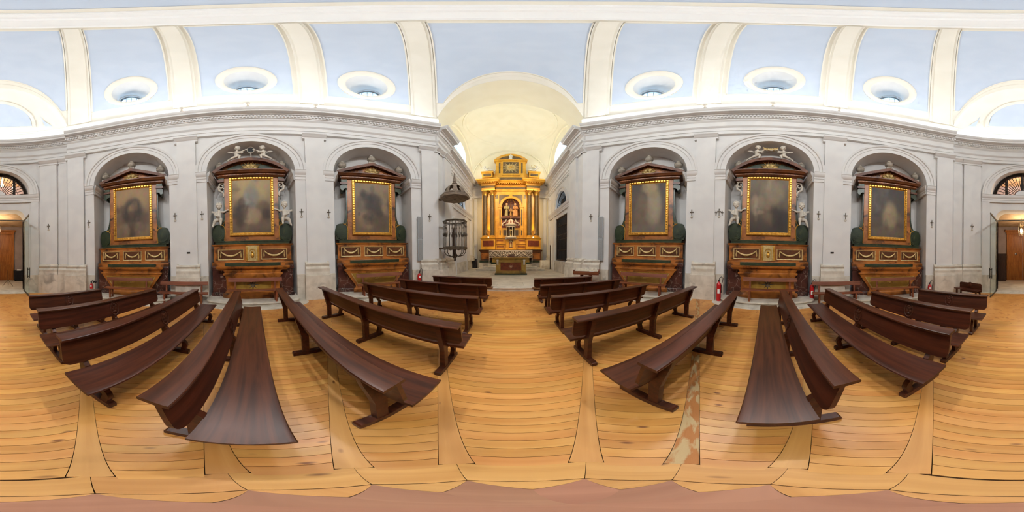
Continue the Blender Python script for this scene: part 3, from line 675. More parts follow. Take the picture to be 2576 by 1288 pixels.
# altar platforms of the side bays
for b in BAYS:
    sd = 'left' if b[0] < 0 else 'right'
    t = tag(empty('altar_platform', bayp(b, 0), az2rz(b[4])), 'pale stone platform under the %s altar on the %s side' % ({'front': 'front', 'centre': 'middle', 'rear': 'rear'}[b[1]], sd), 'step', 'stone altar platforms')
    def slab(nm, hw, y0, bow, z0, z1, mt):
        poly = [(hw, .3)] + [(hw * cos(pi * k / 24), y0 - bow * sin(pi * k / 24) ** .7) for k in range(25)] + [(-hw, .3)]
        MB().prism(poly, z0, z1, 'z').build(nm, mt, t, bevel=.008)
    slab('stone_apron', 1.98, -.42, .75, -.02, .012, 'stone'); slab('riser', 1.62, -.38, .42, .0, .10, 'stone'); slab('tread', 1.67, -.40, .46, .10, .15, 'stone')
    MB().box(-1.69, 1.69, -.3, 1.05, 0, .149).build('platform_block', 'stone', t)
# ---------------------------------------------------------------- entrance vestibule
vs = struct(MB().box(-3.2, 3.2, -13.6, -8.0, -.06, -.001).build('floor_vestibule', 'stone_floor'))
MB().box(-1.45, 1.45, -8.9, -7.92, -.01, .012).build('threshold_slab', 'stone', vs)
vw = struct(empty('wall_vestibule'))
for nm, bx in (('side_wall', (-3.0, -2.9, -13.5, -9.0, 0, 8.2)), ('side_wall', (2.9, 3.0, -13.5, -9.0, 0, 8.2)), ('end_wall', (-3.0, 3.0, -13.6, -13.4, 0, 8.2)), ('upper_ceiling', (-3, 3, -13.6, -9, 8.2, 8.3))):
    MB().box(*bx).build(nm, 'vest_wall' if nm != 'upper_ceiling' else 'vest_plaster', vw)
MB().box(-3, 3, -13.6, -9.2, 4.45, 4.6).build('vestibule_ceiling', 'vest_plaster', vw)
MB().box(-3, -HW, -9.4, -8.9, 0, 4.6).box(HW, 3, -9.4, -8.9, 0, 4.6).build('inner_jamb', 'vest_wall', vw)
# ================================================================ PEWS
def make_pew(L, label, flip_emblem=True):
    """long dark pew, local x along its length (centre 0), y=0 at the rear end of the feet, facing +y"""
    t = empty('pew'); h = L / 2; T = .85
    tag(t, label, 'pew', 'dark wooden pews')
    lx = [-h + .25, 0, h - .25]
    m = MB(); R = []      # seat: gently dished board with rounded front edge
    pr = [(.235, .405), (.235, .44), (.32, .432), (.45, .428), (.58, .434), (.62, .437), (.645, .432), (.652, .42), (.645, .408), (.62, .402)]
    m.rings([[(x, y, z) for y, z in pr] for x in (-h, h)]); m.build('seat', 'pew_wood', t, True)
    m = MB(); pr = [(.0, T - .03), (-.005, T - .015), (.0, T - .004), (.02, T), (.165, T), (.172, T - .006), (.172, T - .03)]
    m.rings([[(x, y, z) for y, z in pr] for x in (-h, h)]); m.build('top_rail', 'pew_wood', t, True)
    # leaning back board with rounded lower corners and a small point under the middle
    def bp(x, z): 
        k = (T - .03 - z) / .32; y = .135 + .075 * k; return (x, y, z)
    zb = T - .34; r = .09; prof = [(-h + .0, T - .03), (-h + .0, zb + r)] + [(-h + r - r * cos(pi / 2 * k / 6), zb + r - r * sin(pi / 2 * k / 6)) for k in range(1, 7)]
    prof += [(-.08, zb), (-.05, zb - .004), (-.03, zb - .02), (0, zb - .05), (.03, zb - .02), (.05, zb - .004), (.08, zb)]
    prof += [(-x, z) for x, z in prof[7::-1]]
    n = len(prof); m = MB(); f = [bp(x, z) for x, z in prof]; bk = [(x, y - .035, z) for x, y, z in f]
    m.add(f + bk, [tuple(range(n))[::-1], tuple(range(n, 2 * n))] + [(i, (i + 1) % n, n + (i + 1) % n, n + i) for i in range(n)]); bo = m.build('back_board', 'pew_wood', t)
    # carved oval emblem on the front of the back board
    m = MB(); zc = T - .185
    def ep(u, v, d): x, y, z = bp(u, zc + v); return (x, y + d, z)
    m.rings([[ep((.115 + a) * cos(2 * pi * k / 28), (.145 + a) * sin(2 * pi * k / 28), d) for a, d in ((0, -.002), (0, .008), (-.012, .014), (-.022, .006), (-.022, -.002))] for k in range(29)], True, False)
    for u, v, a, b in ((0, .085, .03, .02), (0, .03, .045, .035), (-.035, -.02, .03, .04), (.035, -.02, .03, .04), (0, -.07, .05, .028), (-.05, .05, .02, .03), (.05, .05, .02, .03)):
        m.rings([[ep(u + a * q * cos(2 * pi * k / 12), v + b * q * sin(2 * pi * k / 12), d) for k in range(12)] for q, d in ((1, -.002), (.9, .008), (.5, .014), (.05, .016))])
    m.build('carved_emblem', 'pew_wood', bo, True)
    for x in lx:
        m = MB(); m.prism([(0.0, 0), (.0, .05), (.015, .065), (.60, .065), (.615, .05), (.615, 0)], x - .04, x + .04, 'x'); m.build('foot', 'pew_wood', t)
        m = MB(); m.prism([(.15, .06), (.255, .06), (.25, .36), (.24, .45), (.19, .5), (.165, .56), (.104, T - .03), (.015, T - .03), (.045, .70), (.105, .5), (.14, .36)], x - .032, x + .032, 'x'); m.build('post', 'pew_wood', t)
        cl = [(.52, .06), (.535, .12), (.55, .17), (.535, .22), (.49, .27), (.475, .32), (.50, .375), (.53, .405)]
        m = MB(); m.rings([[(x + sx * .03, y + w * .042, z) for sx, w in ((-1, -1), (1, -1), (1, 1), (-1, 1))] for y, z in cl]); m.build('scroll_leg', 'pew_wood', t, True)
        MB().box(x - .03, x + .03, .2, .60, .365, .405).build('bearer', 'pew_wood', t)
    return t
rowname = ['nearest the chancel', 'second from the chancel', 'third from the chancel', 'fourth from the chancel', 'just in front of the camera', 'right beside the camera', 'just behind the camera', 'second row behind the camera', 'hindmost row by the entrance']
#        y0    inner end, outer end  (left)            (right)
ROWS = [(5.52, .64, 2.86, 5.34, .80, 2.92), (4.27, .63, 3.48, 4.24, .80, 3.42), (3.04, .62, 3.92, 3.06, .80, 3.45), (1.72, .56, 4.05, 1.86, .79, 4.03), (.61, .55, 4.22, .68, .79, 3.90),
        (-.45, .57, 4.02, -.46, .78, 4.12), (-1.58, .60, 4.14, -1.68, .75, 4.18), (-2.66, .64, 3.74, -2.60, .82, 3.32), (-3.80, .71, 2.72, -3.80, .81, 2.74)]
ordn = ['first', 'second', 'third', 'fourth', 'fifth', 'sixth', 'seventh', 'eighth', 'ninth and last']
for i, (yl, a, b, yr, c, e) in enumerate(ROWS):
    o = make_pew(b - a, 'dark brown wooden pew left of the aisle, %s row counted from the chancel' % ordn[i]); o.location = (-(a + b) / 2, yl, 0)
    o = make_pew(e - c, 'dark brown wooden pew right of the aisle, %s row counted from the chancel' % ordn[i]); o.location = ((c + e) / 2, yr, 0)
# ---------------------------------------------------------------- low reddish benches
def red_bench(L, loc, az, label, grp='plain reddish benches along the walls'):
    t = tag(empty('bench', loc, az2rz(az)), label, 'bench', grp); h = L / 2      # local -y faces the room
    MB().box(-h, h, -.16, .14, .385, .42).build('seat', 'red_wood', t, bevel=.006)
    MB().hexa([(-h, .17, .66), (h, .17, .66), (h, .20, .66), (-h, .20, .66)], [(-h, .20, .80), (h, .20, .80), (h, .23, .80), (-h, .23, .80)]).build('back_rail', 'red_wood', t, bevel=.005)
    for x in (-h + .25, h - .25):
        MB().hexa([(x - .03, .1, 0), (x + .03, .1, 0), (x + .03, .16, 0), (x - .03, .16, 0)], [(x - .03, .20, .74), (x + .03, .20, .74), (x + .03, .25, .74), (x - .03, .25, .74)]).build('rear_leg', 'red_wood', t)
        MB().box(x - .03, x + .03, -.13, -.07, 0, .39).build('front_leg', 'red_wood', t)
        MB().box(x - .02, x + .02, -.1, .14, .33, .385).build('bearer', 'red_wood', t)
    return t
for b in BAYS:
    sd = 'left' if b[0] < 0 else 'right'
    red_bench(1.9, bayp(b, .05 if b[1] != 'centre' else .08, -.62, .15), b[4], 'plain reddish wooden bench in front of the %s altar on the %s side' % ({'front': 'front', 'centre': 'middle', 'rear': 'rear'}[b[1]], sd))
for s in (-1, 1):
    x, y, _ = W(s * 113.2, .62); red_bench(1.85, (x, y - .06, 0), s * 103.5, 'plain reddish wooden bench against the pilaster on the %s wall' % ('left' if s < 0 else 'right'))
# small dark bench by the entrance
t = tag(empty('bench', (2.30, -6.82, 0), radians(-159)), 'small dark wooden bench with carved crest standing by the entrance', 'bench'); t.rotation_euler = (0, 0, radians(-21))
h = .62
MB().box(-h - .04, h + .04, -.02, .32, .37, .41).build('seat', 'pew_wood', t, bevel=.006)
m = MB(); pr_ = [(-h, .30), (-h, .60), (-h + .05, .66), (-.12, .66), (-.05, .68), (0, .70), (.05, .68), (.12, .66), (h - .05, .66), (h, .60), (h, .30)]; m.prism(pr_, -.06, -.025, 'y'); m.build('back_board', 'pew_wood', t)
MB().lathe([(.0, 0), (.1, 0), (.1, .012), (.08, .02), (.05, .015), (0, .03)], n=18).build('carved_emblem', 'pew_wood', t, True, (0, -.02, .55)).rotation_euler = (radians(-90), 0, 0)
for x in (-h + .08, h - .08):
    MB().box(x - .03, x + .03, .22, .28, 0, .37).build('front_leg', 'pew_wood', t); MB().box(x - .03, x + .03, -.05, .0, 0, .37).build('rear_leg', 'pew_wood', t)
MB().box(-h + .1, h - .1, .0, .02, .24, .37).build('apron', 'pew_wood', t)
# ================================================================ SIDE ALTARPIECES
def ray(m, c, ang, r0, r1, w, y, dy):
    a = radians(ang); u = Vector((cos(a), 0, sin(a))); v = Vector((-sin(a), 0, cos(a))); c = Vector(c)
    p = [c + u * r0 - v * w, c + u * r0 + v * w, c + u * r1]; o = [Vector((q.x, y, q.z)) for q in p]; mid = c + u * (r0 * .6 + r1 * .4); mid.y = y - dy
    m.add(o + [mid], [(0, 1, 3), (1, 2, 3), (2, 0, 3), (2, 1, 0)])
def urn(t, x, y, z, mat, s=1.):
    m = MB(); m.box(x - .15 * s, x + .15 * s, y - .15 * s, y + .15 * s, z, z + .14 * s)
    m.lathe([(.0, .14), (.09, .14), (.05, .18), (.05, .2), (.12, .24), (.18, .31), (.19, .37), (.16, .41), (.19, .44), (.15, .48), (.10, .51), (.11, .54), (.07, .58), (.04, .63), (0, .64)] if s == 1 else [(r * s, q * s) for r, q in ((0, .14), (.09, .14), (.05, .2), (.19, .3), (.2, .34), (.17, .37), (.12, .43), (.08, .45), (0, .53))], (x, y, z), 14)
    return m.build('urn', mat, t, True)
def moulded(m, x, y0, y1, prof):      # prof (proj, z): front and side mouldings of a block |x|<=x, front y0
    R = []
    m.rings([[(-x - p, y1, z), (-x - p, y0 - p, z), (x + p, y0 - p, z), (x + p, y1, z)] for p, z in prof])
def garland(t, cx, y, zt, w, drop, nm='garland'):
    pts = []; rad = []
    for k in range(17):
        u = -1 + k / 8; pts.append((cx + u * w, y - .015, zt - drop * (1 - u * u))); rad.append(.018 + .03 * (1 - abs(u)) ** .7 * (1 if k % 2 else .8))
    m = MB(); m.tube(pts, rad, 8)
    for q in (-1, 1):
        m.ball((cx + q * w, y - .015, zt + .01), .028, n=8, m=5); m.tube([(cx + q * w * 1.03, y - .01, zt), (cx + q * w * 1.04, y - .01, zt - .08), (cx + q * w * 1.05, y - .015, zt - .16), (cx + q * w * 1.05, y - .01, zt - .24)], [.012, .018, .034, .01], 7)
    return m.build(nm, 'gilt_pale', t, True)
def panel_frame(m, x0, x1, z0, z1, y, w=.03, d=.025):
    pr = [(0, 0), (0, d), (w * .5, d * .8), (w, 0)]
    c = [(x0, z0, 1, 1), (x1, z0, -1, 1), (x1, z1, -1, -1), (x0, z1, 1, -1)]
    m.rings([[(x + sx * o, y - dd, z + sz * o) for o, dd in pr] for x, z, sx, sz in c + [c[0]]], True, False)
CH = []
def make_altarpiece(centre):
    t = empty('altarpiece')
    # dark marble base, altar block and table slab
    m = MB(); m.box(-1.6, 1.6, .05, 1.0, .15, .30); m.box(-1.57, 1.57, .08, 1.0, .30, 1.20); m.box(-1.6, 1.6, .05, 1.0, 1.20, 1.34); m.build('base', 'dark_marble', t, bevel=.012)
    if centre:
        m = MB(); poly = [(1.06, .3)] + [(1.06 * cos(pi * k / 20), -.08 - .2 * sin(pi * k / 20)) for k in range(21)] + [(-1.06, .3)]
        def shp(f, z): return [(x * f, y if y > .2 else y * f, z) for x, y in poly]
        m.rings([shp(1.08, .15), shp(1.08, .27), shp(1.02, .30), shp(.98, .36), shp(.94, .44), shp(.95, .86), shp(1.0, .98), shp(1.06, 1.02), shp(1.06, 1.08), shp(1.0, 1.10), shp(1.05, 1.20)]); ab = m.build('altar_block', 'orange_marble', t, True)
        m = MB(); n = 12; fr = lambda x, k: -.08 * .95 - .2 * .95 * sqrt(max(0, 1 - (x / 1.0) ** 2)) - k
        m.rings([[(x, fr(x, .0) + .03, .50), (x, fr(x, .012), .50), (x, fr(x, .012), .86), (x, fr(x, .0) + .03, .86)] for x in frange(-.66, .66, n)]); m.build('front_panel', 'olive_marble', ab, True)
        m = MB()
        for a in range(0, 360, 45): ray(m, (0, 0, .68), a, .02, .2 if a % 90 else .26, .034, fr(0, .012), .03)
        m.build('star_emblem', 'bronze', ab)
    else:
        m = MB(); P = lambda hw, y0, z: [(-hw, .3, z), (-hw, y0, z), (hw, y0, z), (hw, .3, z)]
        m.rings([P(.95, -.06, .15), P(.95, -.06, .30), P(.88, -.03, .33), P(.86, -.02, .42), P(1.28, -.12, 1.04), P(1.33, -.15, 1.06), P(1.33, -.15, 1.11), P(1.24, -.11, 1.13), P(1.27, -.13, 1.22)]); ab = m.build('altar_block', 'orange_marble', t, bevel=.006)
        yo = lambda z: -.02 - .10 * (z - .42) / .62
        m = MB(); a, b = .50, .95; m.hexa([(-.76, yo(a) + .02, a), (.76, yo(a) + .02, a), (1.02, yo(b) + .02, b), (-1.02, yo(b) + .02, b)], [(-.76, yo(a) - .012, a), (.76, yo(a) - .012, a), (1.02, yo(b) - .012, b), (-1.02, yo(b) - .012, b)]); m.build('front_panel', 'olive_marble', ab)
        m = MB()
        for q in (-1, 1): m.hexa([(q * .76, yo(a) - .002, a), (q * .80, yo(a) - .002, a), (q * 1.07, yo(b) - .002, b), (q * 1.03, yo(b) - .002, b)], [(q * .76, yo(a) - .025, a), (q * .80, yo(a) - .02, a), (q * 1.07, yo(b) - .02, b), (q * 1.03, yo(b) - .025, b)])
        m.box(-.8, .8, yo(a) - .025, yo(a), a - .03, a); m.build('gilt_moulding', 'gilt_pale', ab)
        m = MB()
        for k in range(9): ray(m, (0, 0, .68), 20 * k + 10, .05, .2, .022, yo(.72) - .012, .02)
        m.ball((0, yo(.7) - .015, .69), .07, .02, .045); m.build('shell_emblem', 'olive_marble', ab, True)
    m = MB(); moulded(m, 1.28, -.14, .5, [(0, 1.20), (.03, 1.24), (.08, 1.27), (.09, 1.30), (.10, 1.345)]); m.build('table_slab', 'orange_marble', t, True)
    MB().box(-1.6, 1.6, .12, 1.0, 1.34, 1.49).build('altar_step', 'orange_marble', t, bevel=.006)
    MB().box(-1.07, 1.07, .02, .3, 1.35, 1.465).build('green_step', 'green_marble', t, bevel=.006)
    # predella
    m = MB(); moulded(m, 1.56, .30, 1.0, [(.05, 1.47), (.05, 1.51), (0, 1.53), (0, 2.12), (.03, 2.14), (.06, 2.17), (.07, 2.20)]); pd = m.build('predella', 'orange_marble', t, True)
    cells = [(-1.38, -.34), (.34, 1.38)] if centre else [(-1.42, -.58), (-.42, .42), (.58, 1.42)]
    z0, z1 = (1.58, 2.0) if centre else (1.62, 2.04)
    for a, b in cells:
        MB().box(a + .03, b - .03, .285, .31, z0 + .03, z1 - .03).build('predella_panel', 'brown_marble', pd)
        m = MB(); panel_frame(m, a, b, z0, z1, .30, .045, .03); m.build('panel_frame', 'gilt_pale', pd)
        garland(pd, (a + b) / 2, .283, z1 - .10, (b - a) / 2 - .13, .17)
    if centre:
        td = MB().box(-.27, .27, .22, .32, 1.53, 2.13).build('tabernacle_door', 'gilt_pale', pd, bevel=.01)
        m = MB(); ap = [(.13, 1.62)] + [(.13 * cos(pi * k / 12), 1.88 + .13 * sin(pi * k / 12)) for k in range(13)] + [(-.13, 1.62)]
        m.rings([[(x * f, .218 - d, 1.75 + (z - 1.75) * f) for f, d in ((1, 0), (1, .02), (.85, .02), (.85, 0))] for x, z in ap]); m.ball((0, .215, 1.74), .07, .03, .1, 8, 6); m.ball((0, .21, 1.88), .04, .03, .045, 8, 6); m.build('door_relief', 'gold', td, True)
        for q in (-1, 1): MB().box(*sorted((q * .19, q * .26)), .20, .225, 1.55, 2.1).build('door_pilaster', 'gold', td)
    m = MB(); moulded(m, 1.50, .34, 1.0, [(0, 2.20), (0, 2.30), (.015, 2.31), (.015, 2.335), (0, 2.345)]); m.build('green_ledge', 'green_marble', t)
    # main panel
    m = MB(); m.box(-1.1, 1.1, .46, .95, 2.345, 5.2); m.box(-1.12, 1.12, .44, .95, 2.345, 2.43); m.build('main_panel', 'orange_marble', t, bevel=.008)
    for q in (-1, 1):
        # green side board with concave outline and oval shield
        cv = [(1.09, 2.345), (1.60, 2.345)] + [(1.60 + .06 * sin(pi * k / 8), 2.38 + .6 * k / 8) for k in range(9)]
        cv += [(1.60 - .27 * (1 - cos(pi / 2 * k / 6)) - .0, 2.98 + .10 * sin(pi / 2 * k / 6)) for k in range(1, 7)]
        cv += [(1.33 - .17 * (1 - (1 - k / 8) ** 2), 3.08 + .75 * (k / 8) ** 1.4) for k in range(1, 9)] + [(1.15, 4.9), (1.09, 4.9)]
        sb = MB().prism([(q * x, z) for x, z in cv], .52, .9, 'y').build('side_board', 'green_marble', t)
        m = MB(); cx, cz = q * 1.345, 2.70
        for f, y0, y1 in ((1, .47, .6), (.86, .445, .5), (.62, .43, .46), (.4, .415, .44), (.2, .40, .43)): m.rings([[(cx + .27 * f * cos(2 * pi * k / 28), y, cz + .34 * f * sin(2 * pi * k / 28)) for k in range(28)] for y in (y1, y0)])
        m.build('oval_shield', 'green_marble', sb, True)
        m = MB(); m.tube([(q * 1.13, .45, 2.37), (q * 1.11, .45, 2.6), (q * 1.10, .45, 2.8), (q * 1.13, .45, 2.95), (q * 1.2, .45, 3.02), (q * 1.3, .45, 3.05)], .018, 6); m.tube([(q * 1.10, .45, 3.25), (q * 1.13, .45, 3.12), (q * 1.19, .45, 3.05)], .012, 6); m.build('gilt_edge', 'gold', sb, True)
        # console under the cornice
        if centre:
            m = MB(); sp = []
            for k in range(22): a = pi * .5 + k * .42; r = .035 + .0052 * (21 - k) * .0 + .006 * k; sp.append((a, r))
            c1 = [(q * (1.22 + r * cos(a)), .5, 4.83 + r * sin(a) * 1.1) for a, r in sp]
            m.tube(c1, .026, 7); m.tube([(q * 1.30, .5, 4.90), (q * 1.36, .5, 4.78), (q * 1.32, .5, 4.62), (q * 1.20, .5, 4.55), (q * 1.14, .5, 4.45), (q * 1.13, .5, 4.34), (q * 1.17, .5, 4.30)], [.03, .045, .05, .045, .04, .035, .03], 8); m.tube([(q * 1.1, .5, 4.96), (q * 1.25, .5, 5.0), (q * 1.33, .5, 4.93)], .04, 8)
            m.build('scroll_console', 'white_stucco', t, True); MB().box(*sorted((q * 1.1, q * 1.36)), .38, .9, 4.99, 5.12).build('console_block', 'brown_marble', t)
            MB().box(*sorted((q * 1.1, q * 1.33)), .42, .9, 5.12, 5.22).build('console_cap', 'green_marble', t)
        else:
            m = MB(); m.prism([(q * 1.1, 5.22), (q * 1.36, 5.22), (q * 1.36, 4.90), (q * 1.40, 4.88), (q * 1.40, 4.72), (q * 1.35, 4.63), (q * 1.27, 4.62), (q * 1.24, 4.70), (q * 1.17, 4.74), (q * 1.1, 4.72)], .42, .9, 'y'); m.build('console', 'green_marble', t, bevel=.008)
            MB().box(*sorted((q * 1.08, q * 1.40)), .38, .9, 4.94, 5.04).build('console_band', 'brown_marble', t)
    # cornice, pediment
    m = MB(); moulded(m, 1.34, .40, 1.0, [(0, 5.20), (.02, 5.24), (.05, 5.27), (.05, 5.33), (.14, 5.36), (.16, 5.42), (.20, 5.46), (.20, 5.50)]); co = m.build('cornice', 'brown_marble', t, True)
    m = MB(); x = -1.32
    while x < 1.32: m.box(x, x + .03, .33, .37, 5.275, 5.315); x += .055
    tag(m.build('dentil_row', 'orange_marble', co, fix=False), kind='stuff')
    pf = [(0, 0), (0, .05), (.06, .09), (.14, .12), (.2, .15), (.2, 0)]       # (projection, height)
    m = MB(); tym = MB()
    if centre:
        r, zc = 2.15, 5.50 + .56 - 2.15; a1 = math.asin(1.50 / r) if 1.5 < r else 1
        ar = frange(-a1, a1, 36)
        m.rings([[((r + h_ - .15 + .05) * sin(a), .40 - p, zc + (r + h_ - .1) * cos(a)) for p, h_ in pf] + [((r - .1) * sin(a), .9, zc + (r - .1) * cos(a)), ((r + .05) * sin(a), .9, zc + (r + .05) * cos(a))][::-1] for a in ar])
        tp = [((r - .08) * sin(a), zc + (r - .08) * cos(a)) for a in ar]; tym.prism([p for p in tp if p[1] > 5.49], .42, .8, 'y')
        dm = MB()
        for a in frange(-a1 * .86, a1 * .86, 44): x, z = (r - .14) * sin(a), zc + (r - .14) * cos(a); dm.box(x - .014, x + .014, .385, .42, z - .018, z + .018)
    else:
        sl = atan2(.55, 1.50)
        prof_ = lambda x, z: [(x, .40 - p, z + h_ - .1) for p, h_ in pf] + [(x, .9, z + .05), (x, .9, z - .1)]
        m.rings([prof_(-1.54, 5.53), prof_(0, 6.06), prof_(1.54, 5.53)]); tym.prism([(-1.4, 5.49), (1.4, 5.49), (0, 5.98)], .42, .8, 'y')
        dm = MB()
        for k in range(-22, 23): x = k * .055; z = 5.93 - abs(x) * .344 - .03; dm.box(x - .013, x + .013, .385, .42, z - .018, z + .018)
    pe = m.build('pediment', 'brown_marble', t, True); tym.build('tympanum', 'green_marble' if centre else 'orange_marble', pe)
    tag(dm.build('dentil_row', 'orange_marble', pe, fix=False), kind='stuff')
    m = MB(); zc = 5.56
    for k in range(15): ray(m, (0, 0, zc + .05), k * 180 / 14, .1, (.36 if k % 2 else .46) * (1 if centre else .92) * (.86 if 60 < k * 180 / 14 < 120 else 1) * 1.1, .045, .40, .05)
    m.build('sunburst', 'gilt_pale', pe)
    CH.append((pe, zc))
    if centre:
        for q in (-1, 1): urn(t, q * 1.30, .60, 5.56, 'grey_stucco')
    else:
        urn(t, 0, .45, 6.08, 'grey_stucco'); urn(t, -1.30, .45, 5.62, 'grey_stucco'); urn(t, 1.30, .45, 5.62, 'grey_stucco')
    return t
AP = {True: make_altarpiece(True), False: make_altarpiece(False)}; used = {True: 0, False: 0}; ALTAR = {}
apl = {(-1, 'front'): 'orange marbled altarpiece with pointed pediment, left side, nearest the pulpit', (-1, 'centre'): 'orange marbled altarpiece with curved pediment and cherubs around a dark medallion', (-1, 'rear'): 'orange marbled altarpiece with pointed pediment, left side, nearest the entrance',
       (1, 'front'): 'orange marbled altarpiece with pointed pediment, right side, nearest the candle stand', (1, 'centre'): 'orange marbled altarpiece with curved pediment and cherubs holding a garland', (1, 'rear'): 'orange marbled altarpiece with pointed pediment, right side, nearest the entrance'}
for b in BAYS:
    c = b[1] == 'centre'; o = copy_tree(AP[c]) if used[c] else AP[c]; used[c] = 1
    o.location = bayp(b, .0 if c else 0); o.rotation_euler = (0, 0, az2rz(b[4])); tag(o, apl[(b[0], b[1])], 'altarpiece', 'side altarpieces'); ALTAR[(b[0], b[1])] = o
# ---------------------------------------------------------------- paintings (soft generic stand-ins) in gilt frames
def paint_mat():
    m = bpy.data.materials.new('oil_paint'); m.use_nodes = True; n = m.node_tree.nodes; L = m.node_tree.links; b = n['Principled BSDF']; b.inputs['Roughness'].default_value = .5; b.inputs['Specular IOR Level'].default_value = .3
    a = n.new('ShaderNodeAttribute'); a.attribute_name = 'paint'; nz = n.new('ShaderNodeTexNoise'); nz.inputs['Scale'].default_value = 9; nz.inputs['Detail'].default_value = 3
    mx = n.new('ShaderNodeMixRGB'); mx.blend_type = 'SOFT_LIGHT'; mx.inputs[0].default_value = .35; L.new(a.outputs['Color'], mx.inputs[1]); L.new(nz.outputs['Color'], mx.inputs[2]); L.new(mx.outputs[0], b.inputs['Base Color']); MT['oil_paint'] = m
paint_mat()
PX, PZ0, PZ1 = .77, 2.68, 5.03
def painting(b, top, bot, blobs, label):
    t = empty('painting', bayp(b, 0, 0, 0), az2rz(b[4])); tag(t, label, 'painting', 'paintings in gilt frames')
    nx, nz = 56, 84; vs = []; cs = []; rg = random.Random(label); blobs = list(blobs)
    for k in range(64):
        c0 = rg.choice(blobs); dk = rg.uniform(.78, 1.16); blobs.append((c0[0] + rg.gauss(0, .8) * c0[2], c0[1] + rg.gauss(0, .8) * c0[3], rg.uniform(.03, .12), rg.uniform(.03, .13), tuple(min(255, v * dk) for v in c0[4]), rg.uniform(.18, .4)))
    for j in range(nz + 1):
        for i in range(nx + 1):
            u, v = i / nx, j / nz; vs.append((-PX + 2 * PX * u, .425, PZ0 + (PZ1 - PZ0) * v)); c = [bot[k] + (top[k] - bot[k]) * v for k in range(3)]
            for (cx, cz, rx, rz, col, st) in blobs:
                d = ((u - cx) / rx) ** 2 + ((v - cz) / rz) ** 2; w = st / (1 + math.exp(min(50, (d - 1) * 4))); c = [c[k] + (col[k] - c[k]) * w for k in range(3)]
            cs.append((*lin(c), 1))
    m = MB(); m.v = vs; m.f = [(j * (nx + 1) + i, j * (nx + 1) + i + 1, (j + 1) * (nx + 1) + i + 1, (j + 1) * (nx + 1) + i) for j in range(nz) for i in range(nx)]
    o = m.build('canvas', 'oil_paint', t, fix=False); at = o.data.color_attributes.new('paint', 'FLOAT_COLOR', 'POINT'); at.data.foreach_set('color', [x for c in cs for x in c])
    m = MB(); pr = [(-.01, 0), (-.01, .03), (.02, .045), (.035, .04), (.05, .06), (.10, .085), (.13, .07), (.135, .0)]
    c = [(-PX, PZ0, -1, -1), (PX, PZ0, 1, -1), (PX, PZ1, 1, 1), (-PX, PZ1, -1, 1)]
    m.rings([[(x + sx * o, .46 - d, z + sz * o) for o, d in pr] for x, z, sx, sz in c + [c[0]]], True, False); fr = m.build('frame', 'gold', t)
    m = MB(); ox, oz0, oz1 = PX + .075, PZ0 - .075, PZ1 + .075; 
    nb = 14
    for k in range(nb + 1):
        x = -ox + 2 * ox * k / nb
        for z in (oz0, oz1): m.box(x - .036, x + .036, .355, .41, z - .03, z + .03)
    for k in range(1, 22):
        z = oz0 + (oz1 - oz0) * k / 22
        for x in (-ox, ox): m.box(x - .03, x + .03, .355, .41, z - .036, z + .036)
    tag(m.build('frame_beading', 'gold', fr, fix=False), kind='stuff'); return t
Bd = {(b[0], b[1]): b for b in BAYS}
painting(Bd[(-1, 'rear')], (150, 122, 92), (128, 104, 80), [(.5, .75, .5, .3, (172, 140, 96), .7), (.5, .35, .5, .25, (96, 78, 62), .7), (.5, .5, .28, .28, (52, 44, 40), .9), (.5, .18, .42, .12, (142, 122, 100), .7)], 'brownish canvas in gilt frame, dark middle, on the rear left altarpiece')
painting(Bd[(-1, 'centre')], (168, 146, 108), (104, 84, 68), [(.5, .8, .45, .3, (184, 160, 112), .7), (.5, .62, .2, .24, (124, 122, 116), .85), (.25, .35, .22, .25, (82, 66, 54), .85), (.8, .38, .2, .2, (96, 74, 56), .7), (.55, .3, .2, .14, (168, 144, 112), .7)], 'golden brown canvas in gilt frame, on the middle left altarpiece')
painting(Bd[(-1, 'front')], (140, 124, 102), (110, 92, 74), [(.8, .75, .35, .35, (152, 126, 96), .6), (.55, .5, .26, .28, (70, 62, 58), .9), (.35, .25, .25, .18, (150, 124, 98), .75), (.8, .2, .3, .16, (92, 78, 62), .7)], 'grey brown canvas in gilt frame, on the front left altarpiece')
painting(Bd[(1, 'front')], (78, 68, 62), (112, 98, 84), [(.66, .5, .22, .38, (168, 154, 128), .85), (.3, .45, .2, .32, (124, 104, 82), .8), (.6, .88, .14, .08, (152, 132, 98), .6), (.5, .06, .6, .1, (118, 106, 94), .7)], 'dark canvas with pale robes in gilt frame, on the front right altarpiece')
painting(Bd[(1, 'centre')], (120, 108, 90), (70, 58, 50), [(.6, .75, .3, .22, (150, 132, 106), .7), (.3, .52, .4, .12, (136, 120, 98), .7), (.55, .35, .22, .2, (128, 106, 80), .6), (.85, .2, .25, .2, (50, 42, 38), .7)], 'dim brown canvas in gilt frame, on the middle right altarpiece')
painting(Bd[(1, 'rear')], (74, 66, 62), (96, 84, 72), [(.55, .42, .22, .3, (160, 142, 110), .85), (.3, .85, .2, .16, (96, 88, 82), .6), (.5, .1, .6, .1, (110, 96, 80), .7)], 'dark canvas with one pale patch in gilt frame, on the rear right altarpiece')
